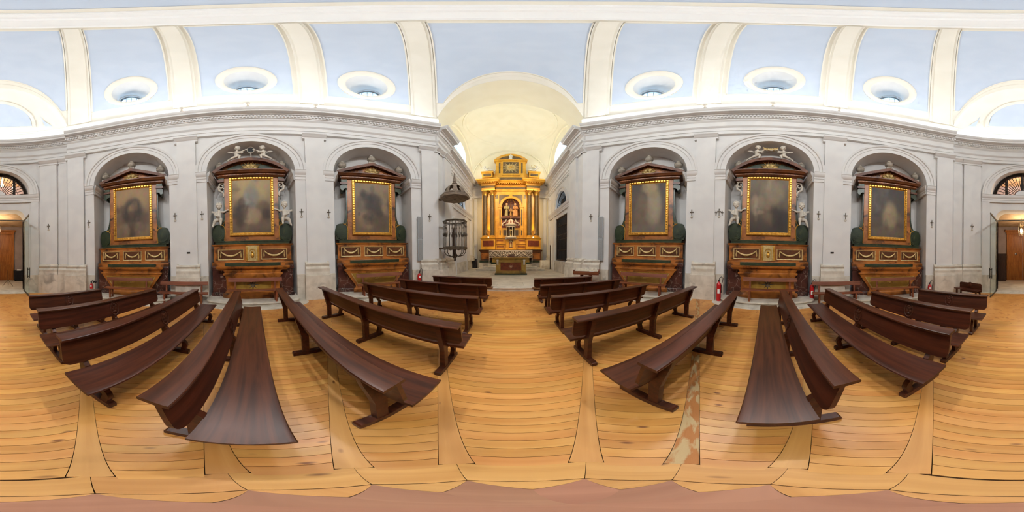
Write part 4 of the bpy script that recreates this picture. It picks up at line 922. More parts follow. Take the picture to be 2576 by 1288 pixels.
# ================================================================ FIGURES (continuous bodies: capsules fused by a voxel remesh)
def capsule(m, a, b, ra, rb, n=10):
    a, b = Vector(a), Vector(b); d = (b - a); L = d.length; d = d.normalized() if L > 1e-6 else Vector((0, 0, 1))
    u = d.orthogonal().normalized(); v = d.cross(u); R = []
    for k in range(5): t = pi / 2 * (1 - (k + .05) / 4.05); R.append((a - d * ra * sin(t), ra * cos(t)))
    for k in range(5): t = pi / 2 * (k / 4.05); R.append((b + d * rb * sin(t), rb * cos(t)))
    m.rings([[c + (u * cos(2 * pi * i / n) + v * sin(2 * pi * i / n)) * r for i in range(n)] for c, r in R])
def chain(m, pts): 
    for (p, r), (q, s) in zip(pts, pts[1:]): capsule(m, p, q, r, s)
def fused(m, name, mat, parent, vox=.012, loc=None):
    o = m.build(name, mat, parent, 2, loc); r = o.modifiers.new('fuse', 'REMESH'); r.mode = 'VOXEL'; r.voxel_size = vox; r.use_smooth_shade = True
    s = o.modifiers.new('soft', 'SMOOTH'); s.factor = .5; s.iterations = 3; return o
def hand(m, w, d, s, side):      # palm and five fingers from wrist w along d
    w, d = Vector(w), Vector(d).normalized(); u = d.cross(Vector((0, 1, .2))).normalized(); capsule(m, w, w + d * .05 * s, .022 * s, .026 * s, 8)
    for k, l in enumerate((.045, .055, .05, .04)):
        o = w + d * .055 * s + u * (k - 1.5) * .014 * s; e = o + d * l * s * .6; capsule(m, o, e, .009 * s, .008 * s, 6); capsule(m, e, e + (d * .7 + Vector((0, -.5, -.3))).normalized() * l * s * .4, .008 * s, .007 * s, 6)
    o = w + d * .02 * s + u * .025 * s * side; capsule(m, o, o + (d + u * side).normalized() * .045 * s, .011 * s, .008 * s, 6)
def head(m, c, s, yaw=0., tilt=0.):       # c centre; faces -y before yaw
    M = Matrix.Rotation(yaw, 3, 'Z') @ Matrix.Rotation(tilt, 3, 'X'); c = Vector(c); P = lambda x, y, z: c + M @ Vector((x, y, z)) * s
    def bl(x, y, z, r, ry=None, rz=None):
        o = len(m.v); m.ball((0, 0, 0), r * s, (ry or r) * s, (rz or r) * s, 12, 9)
        for i in range(o, len(m.v)): m.v[i] = tuple(P(x, y, z) + M @ Vector(m.v[i]))
    bl(0, .01, .02, .105, .115, .115); bl(0, -.02, -.05, .075, .08, .07); bl(0, -.108, -.02, .014, .022, .02); bl(-.05, -.075, -.04, .035); bl(.05, -.075, -.04, .035); bl(0, -.09, -.075, .026, .014, .009); bl(0, -.08, -.105, .022)
    for q in (-1, 1): bl(q * .105, .01, -.01, .018, .022, .032); bl(q * .042, -.098, .012, .016, .008, .01); bl(q * .04, -.1, .04, .026, .01, .008)
    for k in range(9): a = pi * k / 8; bl(cos(a) * .085, -.035 + .02 * (k % 2), .055 + .065 * sin(a), .036)
    for k in range(7): a = pi * 2 * k / 7; bl(.07 * cos(a), .06 + .03 * sin(a), .05, .05)
def wing(parent, x, y, z, q, s, up=.5):
    m = MB()
    for k in range(6):
        a = radians(18 + 15 * k * up + (0 if up < .8 else 10)); L = (.34 - .03 * k) * s; o = Vector((x, y, z)) + Vector((q * .03 * k, .0, -.012 * k)) * s * .4
        d = Vector((q * cos(a * .7), .12, sin(a * .7))); u = Vector((-q * sin(a * .7), 0, cos(a * .7))); p = lambda f, w, t: o + d * L * f + u * w * s + Vector((0, t, 0))
        m.add([p(0, -.012, -.006), p(0, .012, -.006), p(.6, .032, -.006), p(1, 0, -.004), p(.6, -.032, -.006), p(0, -.012, .006), p(0, .012, .006), p(.6, .032, .006), p(1, 0, .004), p(.6, -.032, .006)], [(0, 1, 2, 3, 4), (9, 8, 7, 6, 5), (0, 5, 6, 1), (1, 6, 7, 2), (2, 7, 8, 3), (3, 8, 9, 4), (4, 9, 5, 0)])
    return m.build('wing', 'white_stucco', parent)
def cherub(kind, q, label, b, lx, ly, z, s=1.):
    """kind 'perch' half-kneeling with an arm stretched sideways; 'sit' seated on a shield. q: side towards which it reaches"""
    t = tag(empty('cherub_statue', bayp(b, lx, ly, z), az2rz(b[4])), label, 'statue', 'white cherub statues'); m = MB(); S_ = s
    V = lambda x, y, zz: (q * x * S_, y * S_, zz * S_)
    if kind == 'perch':
        hip = (-.02, 0, .22)
        chain(m, [(V(-.02, 0, .20), .085 * S_), (V(-.03, -.01, .30), .088 * S_), (V(-.02, 0, .42), .078 * S_), (V(-.02, 0, .47), .05 * S_)])
        chain(m, [(V(-.01, 0, .47), .035 * S_), (V(0, -.01, .53), .035 * S_)])
        chain(m, [(V(.05, -.02, .20), .065 * S_), (V(.09, -.10, .13), .055 * S_), (V(.06, -.11, .02), .035 * S_), (V(.07, -.15, -.03), .024 * S_)])
        chain(m, [(V(-.06, .0, .18), .065 * S_), (V(-.20, .0, .10), .055 * S_), (V(-.34, .02, .03), .034 * S_), (V(-.42, .03, -.04), .02 * S_)])
        chain(m, [(V(.06, 0, .43), .04 * S_), (V(.16, -.03, .42), .034 * S_), (V(.27, -.05, .48), .024 * S_)]); hand(m, V(.28, -.05, .485), (q, -.1, .35), S_, 1)
        chain(m, [(V(-.09, -.02, .42), .04 * S_), (V(.0, -.10, .33), .034 * S_), (V(.12, -.14, .29), .024 * S_)]); hand(m, V(.13, -.14, .29), (q, -.2, -.1), S_, -1)
        head(m, V(.01, -.02, .62), S_ * .92, q * .35)
        body = fused(m, 'body', 'white_stucco', t, .011); wing(t, q * -.09 * S_, .05 * S_, .44 * S_, -q, S_, .5)
    else:
        chain(m, [(V(0, 0, .12), .09 * S_), (V(0, -.01, .24), .092 * S_), (V(.01, 0, .38), .08 * S_), (V(.01, 0, .44), .05 * S_)])
        chain(m, [(V(.01, 0, .43), .036 * S_), (V(.01, -.02, .50), .036 * S_)])
        chain(m, [(V(.05, -.03, .11), .068 * S_), (V(.10, -.15, .09), .058 * S_), (V(.10, -.17, -.06), .038 * S_), (V(.11, -.22, -.12), .026 * S_)])
        chain(m, [(V(-.06, -.02, .11), .068 * S_), (V(-.12, -.12, .05), .058 * S_), (V(-.17, -.13, -.10), .038 * S_), (V(-.19, -.17, -.16), .026 * S_)])
        chain(m, [(V(.09, 0, .40), .042 * S_), (V(.19, -.03, .38), .036 * S_), (V(.27, -.05, .42), .026 * S_)]); hand(m, V(.28, -.05, .425), (q, -.1, .2), S_, 1)
        chain(m, [(V(-.08, -.01, .39), .042 * S_), (V(-.12, -.09, .28), .036 * S_), (V(-.02, -.15, .22), .026 * S_)]); hand(m, V(-.01, -.155, .215), (q * .8, -.3, -.2), S_, -1)
        head(m, V(.015, -.03, .60), S_ * .95, q * .3, .1)
        fused(m, 'body', 'white_stucco', t, .011); wing(t, q * -.08 * S_, .06 * S_, .40 * S_, -q, S_, .45)
    return t
for pe_, zc_ in CH:      # pairs of winged cherub heads in the sunbursts
    m = MB()
    for q in (-1, 1): head(m, (q * .10, .33, zc_ + .12), .66, q * -.25, .1); capsule(m, (q * .16, .37, zc_ + .05), (q * .30, .37, zc_ + .12), .05, .02)
    capsule(m, (-.1, .36, zc_ + .03), (.1, .36, zc_ + .03), .06, .06)
    ho = fused(m, 'cherub_heads', 'gilt_pale', pe_, .008)
    for o_ in list(bpy.data.objects):
        if o_ is not pe_ and o_.data is pe_.data and o_.type == 'MESH': c_ = ho.copy(); COL.objects.link(c_); c_.parent = o_
for s in (-1, 1):
    b = Bd[(s, 'centre')]; sd = 'left' if s < 0 else 'right'; thing_ = 'dark medallion' if s < 0 else 'garland'
    cherub('perch', 1, 'white cherub statue perched on the middle %s pediment, left of the %s' % (sd, thing_), b, -.50, .28, 6.06, 1.05)
    cherub('perch', -1, 'white cherub statue perched on the middle %s pediment, right of the %s' % (sd, thing_), b, .50, .28, 6.06, 1.05)
    cherub('sit', 1, 'white cherub statue seated on the green shield left of the middle %s painting' % sd, b, -1.36, .48, 3.14, 1.2)
    cherub('sit', -1, 'white cherub statue seated on the green shield right of the middle %s painting' % sd, b, 1.36, .48, 3.14, 1.2)
b = Bd[(-1, 'centre')]; t = tag(empty('medallion', bayp(b, .03, .45, 6.15), az2rz(b[4])), 'dark oval medallion with pale rim between two cherubs', 'medallion')
m = MB(); m.rings([[(r * .16 * cos(2 * pi * k / 28), y, .58 + r * .20 * sin(2 * pi * k / 28)) for r, y in ((1, .02), (1, -.02), (.8, -.03), (.8, .02))] for k in range(29)], True, False); m.tube([(0, 0, .38), (0, 0, .25), (0, 0, .02)], [.03, .02, .05], 8); m.ball((0, 0, .81), .03); m.build('rim', 'grey_stucco', t, True)
m = MB(); m.rings([[(.14 * cos(2 * pi * k / 28), y, .58 + .17 * sin(2 * pi * k / 28)) for k in range(28)] for y in (-.005, .015)]); m.build('oval_plate', 'black_rubber', t)
b = Bd[(1, 'centre')]; t = tag(empty('flower_garland', bayp(b, .0, .2, 6.5), az2rz(b[4])), 'gilded flower garland held up between two cherubs', 'garland')
m = MB()
for k in range(25): u = -1 + k / 12; m.ball((u * .27, .02 * (k % 2), .12 + .05 * math.cos(k * 2.1) - .05 * (1 - u * u)), .035 + .012 * (k % 3), n=7, m=5)
m.build('flowers', 'gilt_pale', t, True)
m = MB(); m.tube([(-.3 + .05 * k, -.03, .06 - .06 * sin(pi * k / 12) + .02 * sin(k * 1.7)) for k in range(13)], .018, 6); m.build('ribbon', 'white_stucco', t, True)
# ================================================================ MAIN ALTARPIECE
X0, Y0 = .05, 15.47
T = tag(empty('high_altarpiece', (X0, Y0, CZ)), 'tall golden marbled high altarpiece with paired speckled columns at the end of the chancel', 'altarpiece'); Z = -CZ
def hb(nm, mt, par, *boxes, bevel=.008, sep=None):
    sep = nm.endswith(('inlay', 'band')) if sep is None else sep
    if sep:
        for a, b_, c, d, e, f in boxes: o = MB().box(a, b_, c, d, e + Z, f + Z).build(nm, mt, par, bevel=bevel)
        return o
    m = MB(); [m.box(a, b_, c, d, e + Z, f + Z) for a, b_, c, d, e, f in boxes]; return m.build(nm, mt, par, bevel=bevel)
hb('stone_base', 'stone', T, (-3.12, 3.12, .05, .8, .17, .78))
hb('plinth', 'green_marble', T, (-3.0, 3.0, -.02, .8, .78, .98))
m = MB(); moulded(m, 2.9, .02, .8, [(.03, .98 + Z), (0, 1.02 + Z), (0, 1.72 + Z), (.02, 1.76 + Z), (.06, 1.84 + Z), (.10, 1.92 + Z), (.10, 1.99 + Z), (0, 2.0 + Z)]); lb = m.build('lower_base', 'brown_marble', T, True)
for q in (-1, 1): MB().box(*sorted((q * 2.05, q * 2.8)), -.005, .05, 1.08 + Z, 1.66 + Z).build('base_panel', 'orange_marble', lb, bevel=.006)
body = hb('body', 'gold_marble', T, (-1.45, 1.45, .25, .8, 2.0, 3.15), (-2.8, 2.8, .42, .8, 2.0, 5.0), (-2.8, -.87, .42, .8, 5.0, 7.3), (.87, 2.8, .42, .8, 5.0, 7.3), (-2.8, 2.8, .42, .8, 7.25, 8.1))
# niche spandrels
m = MB(); ap = [(.87 * cos(pi * k / 24), 6.32 + .87 * sin(pi * k / 24)) for k in range(25)]
m.grid([[(x, .42, z + Z) for x, z in ap], [(x * 1.0, .42, 7.3 + Z) for x, z in ap]]); m.build('niche_spandrel', 'gold_marble', T)
m = MB(); R = []
for k in range(19):
    a = pi * k / 18; R.append([(.87 * cos(a), .42 + .36 * sin(a), z + Z) for z in (5.2, 6.32)] + [(.87 * cos(a) * cos(h), .42 + .36 * sin(a) * cos(h), 6.32 + .87 * sin(h) + Z) for h in frange(0, pi / 2, 8)[1:]])
m.grid(R); nl = m.build('niche_lining', 'dark_marble', T, 2)
for a in (60, 90, 120):
    a = radians(a); R = [(.86 * cos(a) * cos(h), .41 + .35 * sin(a) * cos(h), 6.32 + .86 * sin(h) + Z) for h in frange(0, pi / 2 * .95, 8)]
    MB().tube([(x, y - .01, z) for x, y, z in R], [.09 - .009 * k for k in range(9)], 6, flat=.4).build('niche_rib', 'gold_marble', nl, True)
m = MB(); pr = [(.86, -.02), (.86, .06), (.94, .08), (1.04, .08), (1.10, .05), (1.10, -.02)]
m.rings([[(r * cos(pi * k / 30), .42 - d, 6.32 + r * sin(pi * k / 30) + Z) for r, d in pr] for k in range(31)]); m.build('niche_arch', 'gold_marble', T, True)
for q in (-1, 1):
    hb('niche_pier', 'gold_marble', T, (*sorted((q * .87, q * 1.2)), .30, .5, 3.15, 6.2), (*sorted((q * .83, q * 1.24)), .27, .5, 6.2, 6.34))
    hb('pier_inlay', 'grain_marble', T, (*sorted((q * .98, q * 1.09)), .285, .31, 4.34, 6.0), (*sorted((q * .98, q * 1.09)), .285, .31, 3.4, 3.9))
    hb('pier_band', 'gold_marble', T, (*sorted((q * .85, q * 1.22)), .27, .5, 4.05, 4.14))
    hb('spandrel_inlay', 'grain_marble', T, (*sorted((q * .14, q * 1.13)), .405, .43, 7.28, 7.58), (*sorted((q * .98, q * 1.13)), .405, .43, 6.6, 7.3))
    m = MB(); m.prism([(q * (1.12 * cos(a) if a > .5 else 1.12), 6.34 + (1.12 * sin(a)) + Z) for a in frange(radians(20), radians(80), 8)] + [(q * .2, 7.5 + Z), (q * 1.12, 7.5 + Z)], .408, .43, 'y'); m.build('spandrel_inlay', 'grain_marble', T)
    hb('side_inlay', 'grain_marble', T, (*sorted((q * 1.25, q * 1.52)), .40, .43, 7.2, 7.62))
    # pedestal with red panel
    m = MB(); R = []; xa, xb = 1.47, 2.83
    for p, z in ((.06, 2.0), (.06, 2.06), (0, 2.10), (0, 2.98), (.04, 3.02), (.09, 3.07), (.09, 3.14)): R.append([(q * (xa - p * .6), .8, z + Z), (q * (xa - p * .6), -.10 - p, z + Z), (q * (xb + p), -.10 - p, z + Z), (q * (xb + p), .8, z + Z)])
    m.rings(R); pdl = m.build('pedestal', 'gold_marble', T, True); MB().box(*sorted((q * 1.62, q * 2.66)), -.115, -.05, 2.30 + Z, 2.86 + Z).build('pedestal_panel', 'red_marble', pdl)
    hb('tier_band', 'gold_marble', T, (*sorted((q * .5, q * 1.45)), .17, .4, 2.52, 2.60), (*sorted((q * .5, q * 1.45)), .15, .4, 3.08, 3.15))
    hb('tier_inlay', 'red_marble', T, (*sorted((q * .66, q * 1.36)), .235, .3, 2.24, 2.32), (*sorted((q * .72, q * 1.36)), .235, .3, 2.82, 2.90), bevel=0)
    for x in (1.77, 2.46):
        c = empty('column'); c.parent = T; c.location = (q * x, .12, 3.14 + Z)
        MB().box(-.29, .29, -.29, .29, 0, .07).lathe([(.0, .07), (.29, .07), (.30, .10), (.28, .13), (.25, .15), (.26, .17), (.27, .19), (.25, .22), (.0, .22)], n=24).build('column_base', 'gold_marble', c, True)
        MB().lathe([(.0, .21), (.235, .21), (.225, .26), (.22, 1.4), (.21, 2.8), (.19, 4.2), (.205, 4.24), (.205, 4.27), (0, 4.27)], n=24).build('column_shaft', 'grain_marble', c, True)
        m = MB(); m.lathe([(.0, 4.26), (.19, 4.27), (.2, 4.5), (.24, 4.7), (.28, 4.76), (0, 4.76)], n=16); m.box(-.3, .3, -.3, .3, 4.76, 4.83)
        for row, (z0, h_, n_, r_) in enumerate(((4.28, .2, 8, .205), (4.42, .22, 8, .22))):
            for k in range(n_):
                a = 2 * pi * (k + .5 * row) / n_; u = Vector((cos(a), sin(a), 0)); w = Vector((-sin(a), cos(a), 0))
                pt = [(r_, 0, .06), (r_ + .02, .5, .065), (r_ + .06, .85, .05), (r_ + .10, 1.0, .025), (r_ + .11, .9, .01)]
                m.rings([[u * (r + o) + w * (ww * e) + Vector((0, 0, z0 + h_ * f)) for o, e in ((0, -1), (.02, 0), (0, 1), (-.015, 0))] for r, f, ww in pt])
        for a in (45, 135, 225, 315):
            a = radians(a); m.ball((.30 * cos(a), .30 * sin(a), 4.70), .055, n=8, m=6)
        m.build('column_capital', 'gold', c, True)
    hb('pilaster_back', 'gold_marble', T, (*sorted((q * 1.5, q * 2.75)), .38, .5, 3.15, 7.95))
# entablature: side blocks over the columns, centre set back
def entb(xa, xb, yf, par=T):
    m = MB(); R = []
    pr = [(0, 7.97), (.0, 8.08), (.02, 8.09), (.02, 8.16), (-.01, 8.18), (-.01, 8.42), (.03, 8.45), (.05, 8.50), (.06, 8.62), (.10, 8.66), (.12, 8.72), (.34, 8.76), (.36, 8.86), (.42, 8.93), (.46, 9.02), (.46, 9.06)]
    for p, z in pr: R.append([(xa - p, .8, z + Z), (xa - p, yf - p, z + Z), (xb + p, yf - p, z + Z), (xb + p, .8, z + Z)])
    m.rings(R); return m
en = entb(-1.45, 1.45, .34).build('entablature_centre', 'gold_marble', T, True)
for q in (-1, 1): entb(*sorted((q * 1.5, q * 2.74)), -.14).build('entablature_block', 'gold_marble', T, True)
hb('frieze', 'grain_marble', en, (-1.44, 1.44, .325, .4, 8.2, 8.41), bevel=0); [hb('frieze', 'grain_marble', en, (*sorted((q * 1.51, q * 2.73)), -.155, .2, 8.2, 8.41), bevel=0) for q in (-1, 1)]
m = MB()
for k in range(-6, 7): m.box(k * .21 - .05, k * .21 + .05, .0, .25, 8.64 + Z, 8.75 + Z)
for q in (-1, 1):
    for k in range(6): x = q * (1.56 + k * .22); m.box(x - .05, x + .05, -.44, -.2, 8.64 + Z, 8.75 + Z)
m.build('modillions', 'gold_marble', en, bevel=.01)['kind'] = 'stuff'
m = MB()
for k in range(-32, 33): m.box(k * .044 - .014, k * .044 + .014, .25, .3, 8.52 + Z, 8.60 + Z)
for q in (-1, 1):
    for k in range(28): x = q * (1.52 + k * .044); m.box(x - .014, x + .014, -.22, -.17, 8.52 + Z, 8.60 + Z)
tag(m.build('dentil_row', 'gold_marble', en, fix=False), kind='stuff')
# attic
hb('attic_step', 'gold_marble', T, (-2.9, 2.9, .2, .8, 9.05, 9.45)); hb('attic_inlay', 'grain_marble', T, (-1.2, 1.2, -.02, .3, 9.1, 9.38), bevel=.005)
at = hb('attic', 'gold_marble', T, (-1.42, 1.42, .3, .8, 9.45, 11.65), (-1.5, 1.5, .26, .8, 9.45, 9.6), (-.86, .86, .24, .8, 9.75, 11.55))
for q in (-1, 1):
    m = MB(); m.prism([(q * 1.42, 9.45 + Z), (q * 1.75, 9.45 + Z), (q * 1.72, 9.6 + Z), (q * 1.60, 9.85 + Z), (q * 1.5, 10.1 + Z), (q * 1.46, 10.5 + Z), (q * 1.42, 10.6 + Z)], .34, .75, 'y'); m.build('attic_scroll', 'gold_marble', at)
    hb('attic_strip', 'grain_marble', at, (*sorted((q * .99, q * 1.14)), .28, .32, 10.05, 11.4), bevel=0)
    bk = hb('attic_block', 'gold_marble', T, (*sorted((q * 1.72, q * 2.72)), -.05, .6, 9.45, 10.0), (*sorted((q * 1.64, q * 2.8)), -.12, .65, 10.0, 10.16)); hb('block_inlay', 'grain_marble', bk, (*sorted((q * 1.85, q * 2.58)), -.065, 0, 9.58, 9.88), bevel=0)
hb('attic_panel', 'grain_marble', at, (-.74, .74, .22, .3, 9.98, 11.43), bevel=0)
m = MB()
for k in range(24): ray(m, (0, 0, 10.70 + Z), k * 15, .12, (.95 if k % 2 else .7) * (1 if abs(sin(radians(k * 15))) < .75 else .74), .075, .215, .06)
m.build('sunburst', 'gilt_pale', at)
m = MB(); m.ball((0, .17, 10.7 + Z), .13, .05, .1); m.ball((.02, .13, 10.82 + Z), .05); [m.ball((q * .17, .16, 10.76 + Z), .15, .03, .06) for q in (-1, 1)]; m.build('dove_relief', 'gold', at, True)
m = MB(); r = 1.95; zc = 12.45 - r; a1 = math.asin(1.55 / r); pf = [(0, 0), (.04, .03), (.1, .1), (.16, .14), (.16, .18), (-.1, .18), (-.5, .1), (-.5, 0)]
m.rings([[((r - .15 + h_) * sin(a), .28 - p, zc + (r - .15 + h_) * cos(a) + Z) for p, h_ in pf] for a in frange(-a1, a1, 30)]); m.box(-1.58, 1.58, .12, .8, 11.62 + Z, 11.72 + Z); m.box(-1.5, 1.5, .2, .8, 11.55 + Z, 11.62 + Z); pe = m.build('pediment', 'gold_marble', T, True)
tp = [((r - .13) * sin(a), zc + (r - .13) * cos(a) + Z) for a in frange(-a1 * .96, a1 * .96, 24)]; MB().prism(tp + [], .3, .7, 'y').build('tympanum', 'grain_marble', pe)
m = MB(); m.prism([(-.14, 12.35 + Z), (-.18, 12.25 + Z), (-.13, 12.0 + Z), (-.15, 11.82 + Z), (0, 11.74 + Z), (.15, 11.82 + Z), (.13, 12.0 + Z), (.18, 12.25 + Z), (.14, 12.35 + Z), (0, 12.42 + Z)], .18, .32, 'y'); m.ball((0, .2, 12.45 + Z), .1, .08, .06); m.tube([(-.5, .25, 11.78 + Z), (-.3, .25, 11.76 + Z), (-.18, .25, 11.9 + Z)], .03); m.tube([(.5, .25, 11.78 + Z), (.3, .25, 11.76 + Z), (.18, .25, 11.9 + Z)], .03); m.build('coat_of_arms', 'white_stucco', pe, True)
hb('niche_shelf', 'brown_marble', T, (-.92, .92, .12, .9, 5.05, 5.14), (-.88, .88, .16, .9, 5.14, 5.27), (-.86, .86, .2, .9, 4.95, 5.05))
hb('niche_base', 'red_marble', T, (-.85, .85, .36, .5, 4.14, 4.95)); hb('tab_wing', 'gold_marble', T, (-.85, .85, .33, .5, 3.15, 4.1)); hb('tab_inlay', 'grain_marble', T, (-.72, -.3, .31, .4, 3.38, 3.92), (.3, .72, .31, .4, 3.38, 3.92), bevel=0)
for q in (-1, 1):
    m = MB(); m.tube([(q * .40, .3, 4.95 + Z), (q * .48, .28, 4.86 + Z), (q * .46, .27, 4.74 + Z), (q * .58, .27, 4.66 + Z), (q * .72, .27, 4.60 + Z), (q * .80, .27, 4.48 + Z), (q * .78, .27, 4.36 + Z), (q * .70, .27, 4.36 + Z), (q * .70, .27, 4.43 + Z)], [.05, .05, .045, .055, .065, .06, .05, .04, .03], 8); m.build('scroll', 'white_stucco', T, True)
# tabernacle on its pedestal
tp_ = tag(empty('tabernacle', (X0, Y0 - .12, 3.14)), 'small domed temple tabernacle with glazed columns on the high altarpiece', 'tabernacle')
MB().box(-.50, .50, -.20, .36, -.16, -.04).lathe([(0, -.06), (.52, -.06), (.54, 0), (.50, .06), (0, .06)], n=24).build('base', 'pale_stone', tp_, True)
m = MB(); m.box(-.42, .42, -.08, .36, -1.14, -.14); m.box(-.5, .5, -.14, .36, -1.16, -1.0); pdd = m.build('pedestal', 'gold_marble', tp_, bevel=.008)
m = MB(); m.box(-.17, .17, -.105, -.06, -.98, -.28); m.build('door_panel', 'red_marble', pdd)
m = MB(); ap = [(.14, -.92)] + [(.14 * cos(pi * k / 12), -.48 + .14 * sin(pi * k / 12)) for k in range(13)] + [(-.14, -.92)]; m.rings([[(x * f, -.105 - d, -.68 + (z + .68) * f) for f, d in ((1.1, 0), (1.1, .03), (.88, .03), (.88, 0))] for x, z in ap]); m.lathe([(0, 0), (.09, 0), (.075, .2), (.05, .3), (.03, .33), (.045, .37), (.03, .42), (0, .43)], (0, -.11, -.9), 10, 1, .4); m.build('door_relief', 'gilt_pale', pdd, True)
for k in range(8):
    a = 2 * pi * (k + .5) / 8; MB().lathe([(0, .05), (.055, .05), (.045, .1), (.04, .9), (.055, .98), (0, .98)], (.4 * cos(a), .4 * sin(a), 0), 10).build('colonnette', 'grey_stucco', tp_, True)
MB().lathe([(.0, .96), (.44, .96), (.45, 1.05), (.56, 1.12), (.58, 1.20), (.50, 1.24), (.44, 1.26), (0, 1.26)], n=28).build('cornice', 'pale_stone', tp_, True)
m = MB(); m.lathe([(.42, 1.25), (.41, 1.36), (.36, 1.5), (.27, 1.62), (.14, 1.70), (0, 1.72)], n=28); m.build('dome', 'pale_stone', tp_, True)
m = MB()
for k in range(8):
    a = 2 * pi * k / 8; R = []
    for r, z in ((.43, 1.30), (.40, 1.42), (.34, 1.54), (.24, 1.64)): R.append([(r * 1.01 * cos(a + da), r * 1.01 * sin(a + da), z) for da in (-.16, .16)] + [(r * .97 * cos(a + da), r * .97 * sin(a + da), z) for da in (.16, -.16)])
    m.rings(R)
m.build('dome_inlay', 'red_marble', tp_); m = MB(); m.lathe([(.0, 1.70), (.06, 1.72), (.03, 1.78), (.06, 1.84), (.03, 1.9), (0, 1.91)], n=10); m.build('finial', 'gold', tp_, True)
MB().lathe([(0, .06), (.27, .06), (.27, .94), (0, .94)], n=16).build('inner_chamber', 'dark_wood', tp_, True)
m = MB(); m.box(-.03, .03, -.32, -.29, .35, .75); m.box(-.12, .12, -.32, -.29, .62, .68); m.ball((0, -.32, .70), .04); m.lathe([(0, .1), (.1, .1), (.05, .2), (.03, .36), (0, .36)], (0, -.3, 0), 8); m.build('crucifix', 'gilt_pale', tp_, True)
# statues in the niche
def statue(x, h, s, rob, seat, label, yaw=0., lean=0.):
    t = tag(empty('statue', (X0 + x, Y0 + .40, 5.27), yaw), label, 'statue', 'carved figures in the high altar niche'); m = MB(); u = h
    if seat: chain(m, [((0, .1, u * .36), .16 * s), ((0, .06, u * .5), .17 * s), ((lean * .3, .04, u * .68), .15 * s), ((lean * .4, .04, u * .76), .08 * s)]); [chain(m, [((q * .09, .05, u * .36), .12 * s), ((q * .11, -.18, u * .36), .11 * s), ((q * .12, -.2, .05), .13 * s)]) for q in (-1, 1)]; m.box(-.2, .2, -.05, .22, 0, u * .32)
    else: chain(m, [((0, 0, .06), .17 * s), ((0, 0, u * .3), .14 * s), ((lean * .2, 0, u * .55), .12 * s), ((lean * .3, 0, u * .74), .12 * s), ((lean * .3, 0, u * .78), .06 * s)])
    for q in (-1, 1): chain(m, [((q * .13 * s + lean * .3, 0, u * .73), .07 * s), ((q * .2 * s, -.06, u * .56), .06 * s), ((q * .1 * s, -.2, u * .52), .045 * s)]); hand(m, (q * .1 * s, -.21, u * .52), (-q * .3, -.8, .2), 1.1 * s, q)
    for k in range(7): a = pi * (.1 + .8 * k / 6); capsule(m, (.12 * s * cos(a), -.1 * s * sin(a) + (0 if not seat else -.14), .04), (.09 * s * cos(a), -.09 * s * sin(a) + (0 if not seat else -.1), u * .42), .05 * s, .03 * s, 6)
    fused(m, 'robed_body', rob, t, .02)
    m = MB(); head(m, (lean * .35, -.02, u * .87), .92 * s * (h / 1.45) ** .5, 0, .1); fused(m, 'head', 'skin_paint', t, .014); return t
statue(-.44, 1.42, 1.1, 'robe_green', False, 'carved robed figure standing at the left in the high altar niche', .3, .1)
statue(0.0, .95, .75, 'robe_gold', False, 'small carved child figure in the middle of the high altar niche')
statue(.46, 1.40, 1.15, 'robe_brown', True, 'carved robed figure seated at the right in the high altar niche', -.3, -.1)
# reclining angels on the attic blocks
for q in (-1, 1):
    t = tag(empty('angel_statue', (X0 + q * 2.2, Y0 + .1, 10.16)), 'white reclining angel on the %s attic block holding a %s' % (('left', 'palm branch') if q < 0 else ('right', 'ring')), 'statue', 'white angels on the high altarpiece'); m = MB()
    chain(m, [((q * -.05, 0, .14), .12), ((q * .08, 0, .25), .12), ((q * .2, -.02, .40), .10), ((q * .24, -.03, .47), .05)]); chain(m, [((q * -.08, -.06, .13), .09), ((q * -.35, -.12, .2), .08), ((q * -.62, -.1, .08), .05), ((q * -.72, -.12, .06), .03)]); chain(m, [((q * -.1, .04, .12), .09), ((q * -.4, 0, .12), .07), ((q * -.66, .02, .05), .045)])
    chain(m, [((q * .26, -.06, .42), .05), ((q * .36, -.12, .34), .045), ((q * .48, -.16, .44), .035)]); hand(m, (q * .49, -.16, .45), (q, 0, .8), 1.2, 1); chain(m, [((q * .1, .02, .42), .05), ((q * -.05, -.1, .42), .04), ((q * -.2, -.14, .46), .032)]); hand(m, (q * -.21, -.14, .465), (-q, 0, .2), 1.2, -1); head(m, (q * .27, -.04, .60), 1.05, q * -.3)
    fused(m, 'body', 'white_stucco', t, .016); wing(t, q * .12, .1, .42, -q if q > 0 else 1, 1.2, .9)
    m = MB()
    if q < 0:
        m.tube([(-.5, -.16, .4), (-.6, -.16, .7), (-.72, -.16, 1.0)], [.02, .018, .01], 6)
        for k in range(7):
            for s_ in (-1, 1): o = Vector((-.56 - .02 * k, -.16, .6 + .06 * k)); m.add([o, o + Vector((s_ * .10, -.01, .07)), o + Vector((s_ * .02, .01, .06))], [(0, 1, 2), (2, 1, 0)])
        m.build('palm_branch', 'gilt_pale', t)
    else: m.rings([[((.17 + .03 * cos(w)) * cos(a) - .1, -.2 + .03 * sin(w), .62 + (.17 + .03 * cos(w)) * sin(a)) for w in frange(0, 2 * pi, 6)[:-1]] for a in frange(0, 2 * pi, 24)], True, False); m.build('ring', 'gilt_pale', t, True)
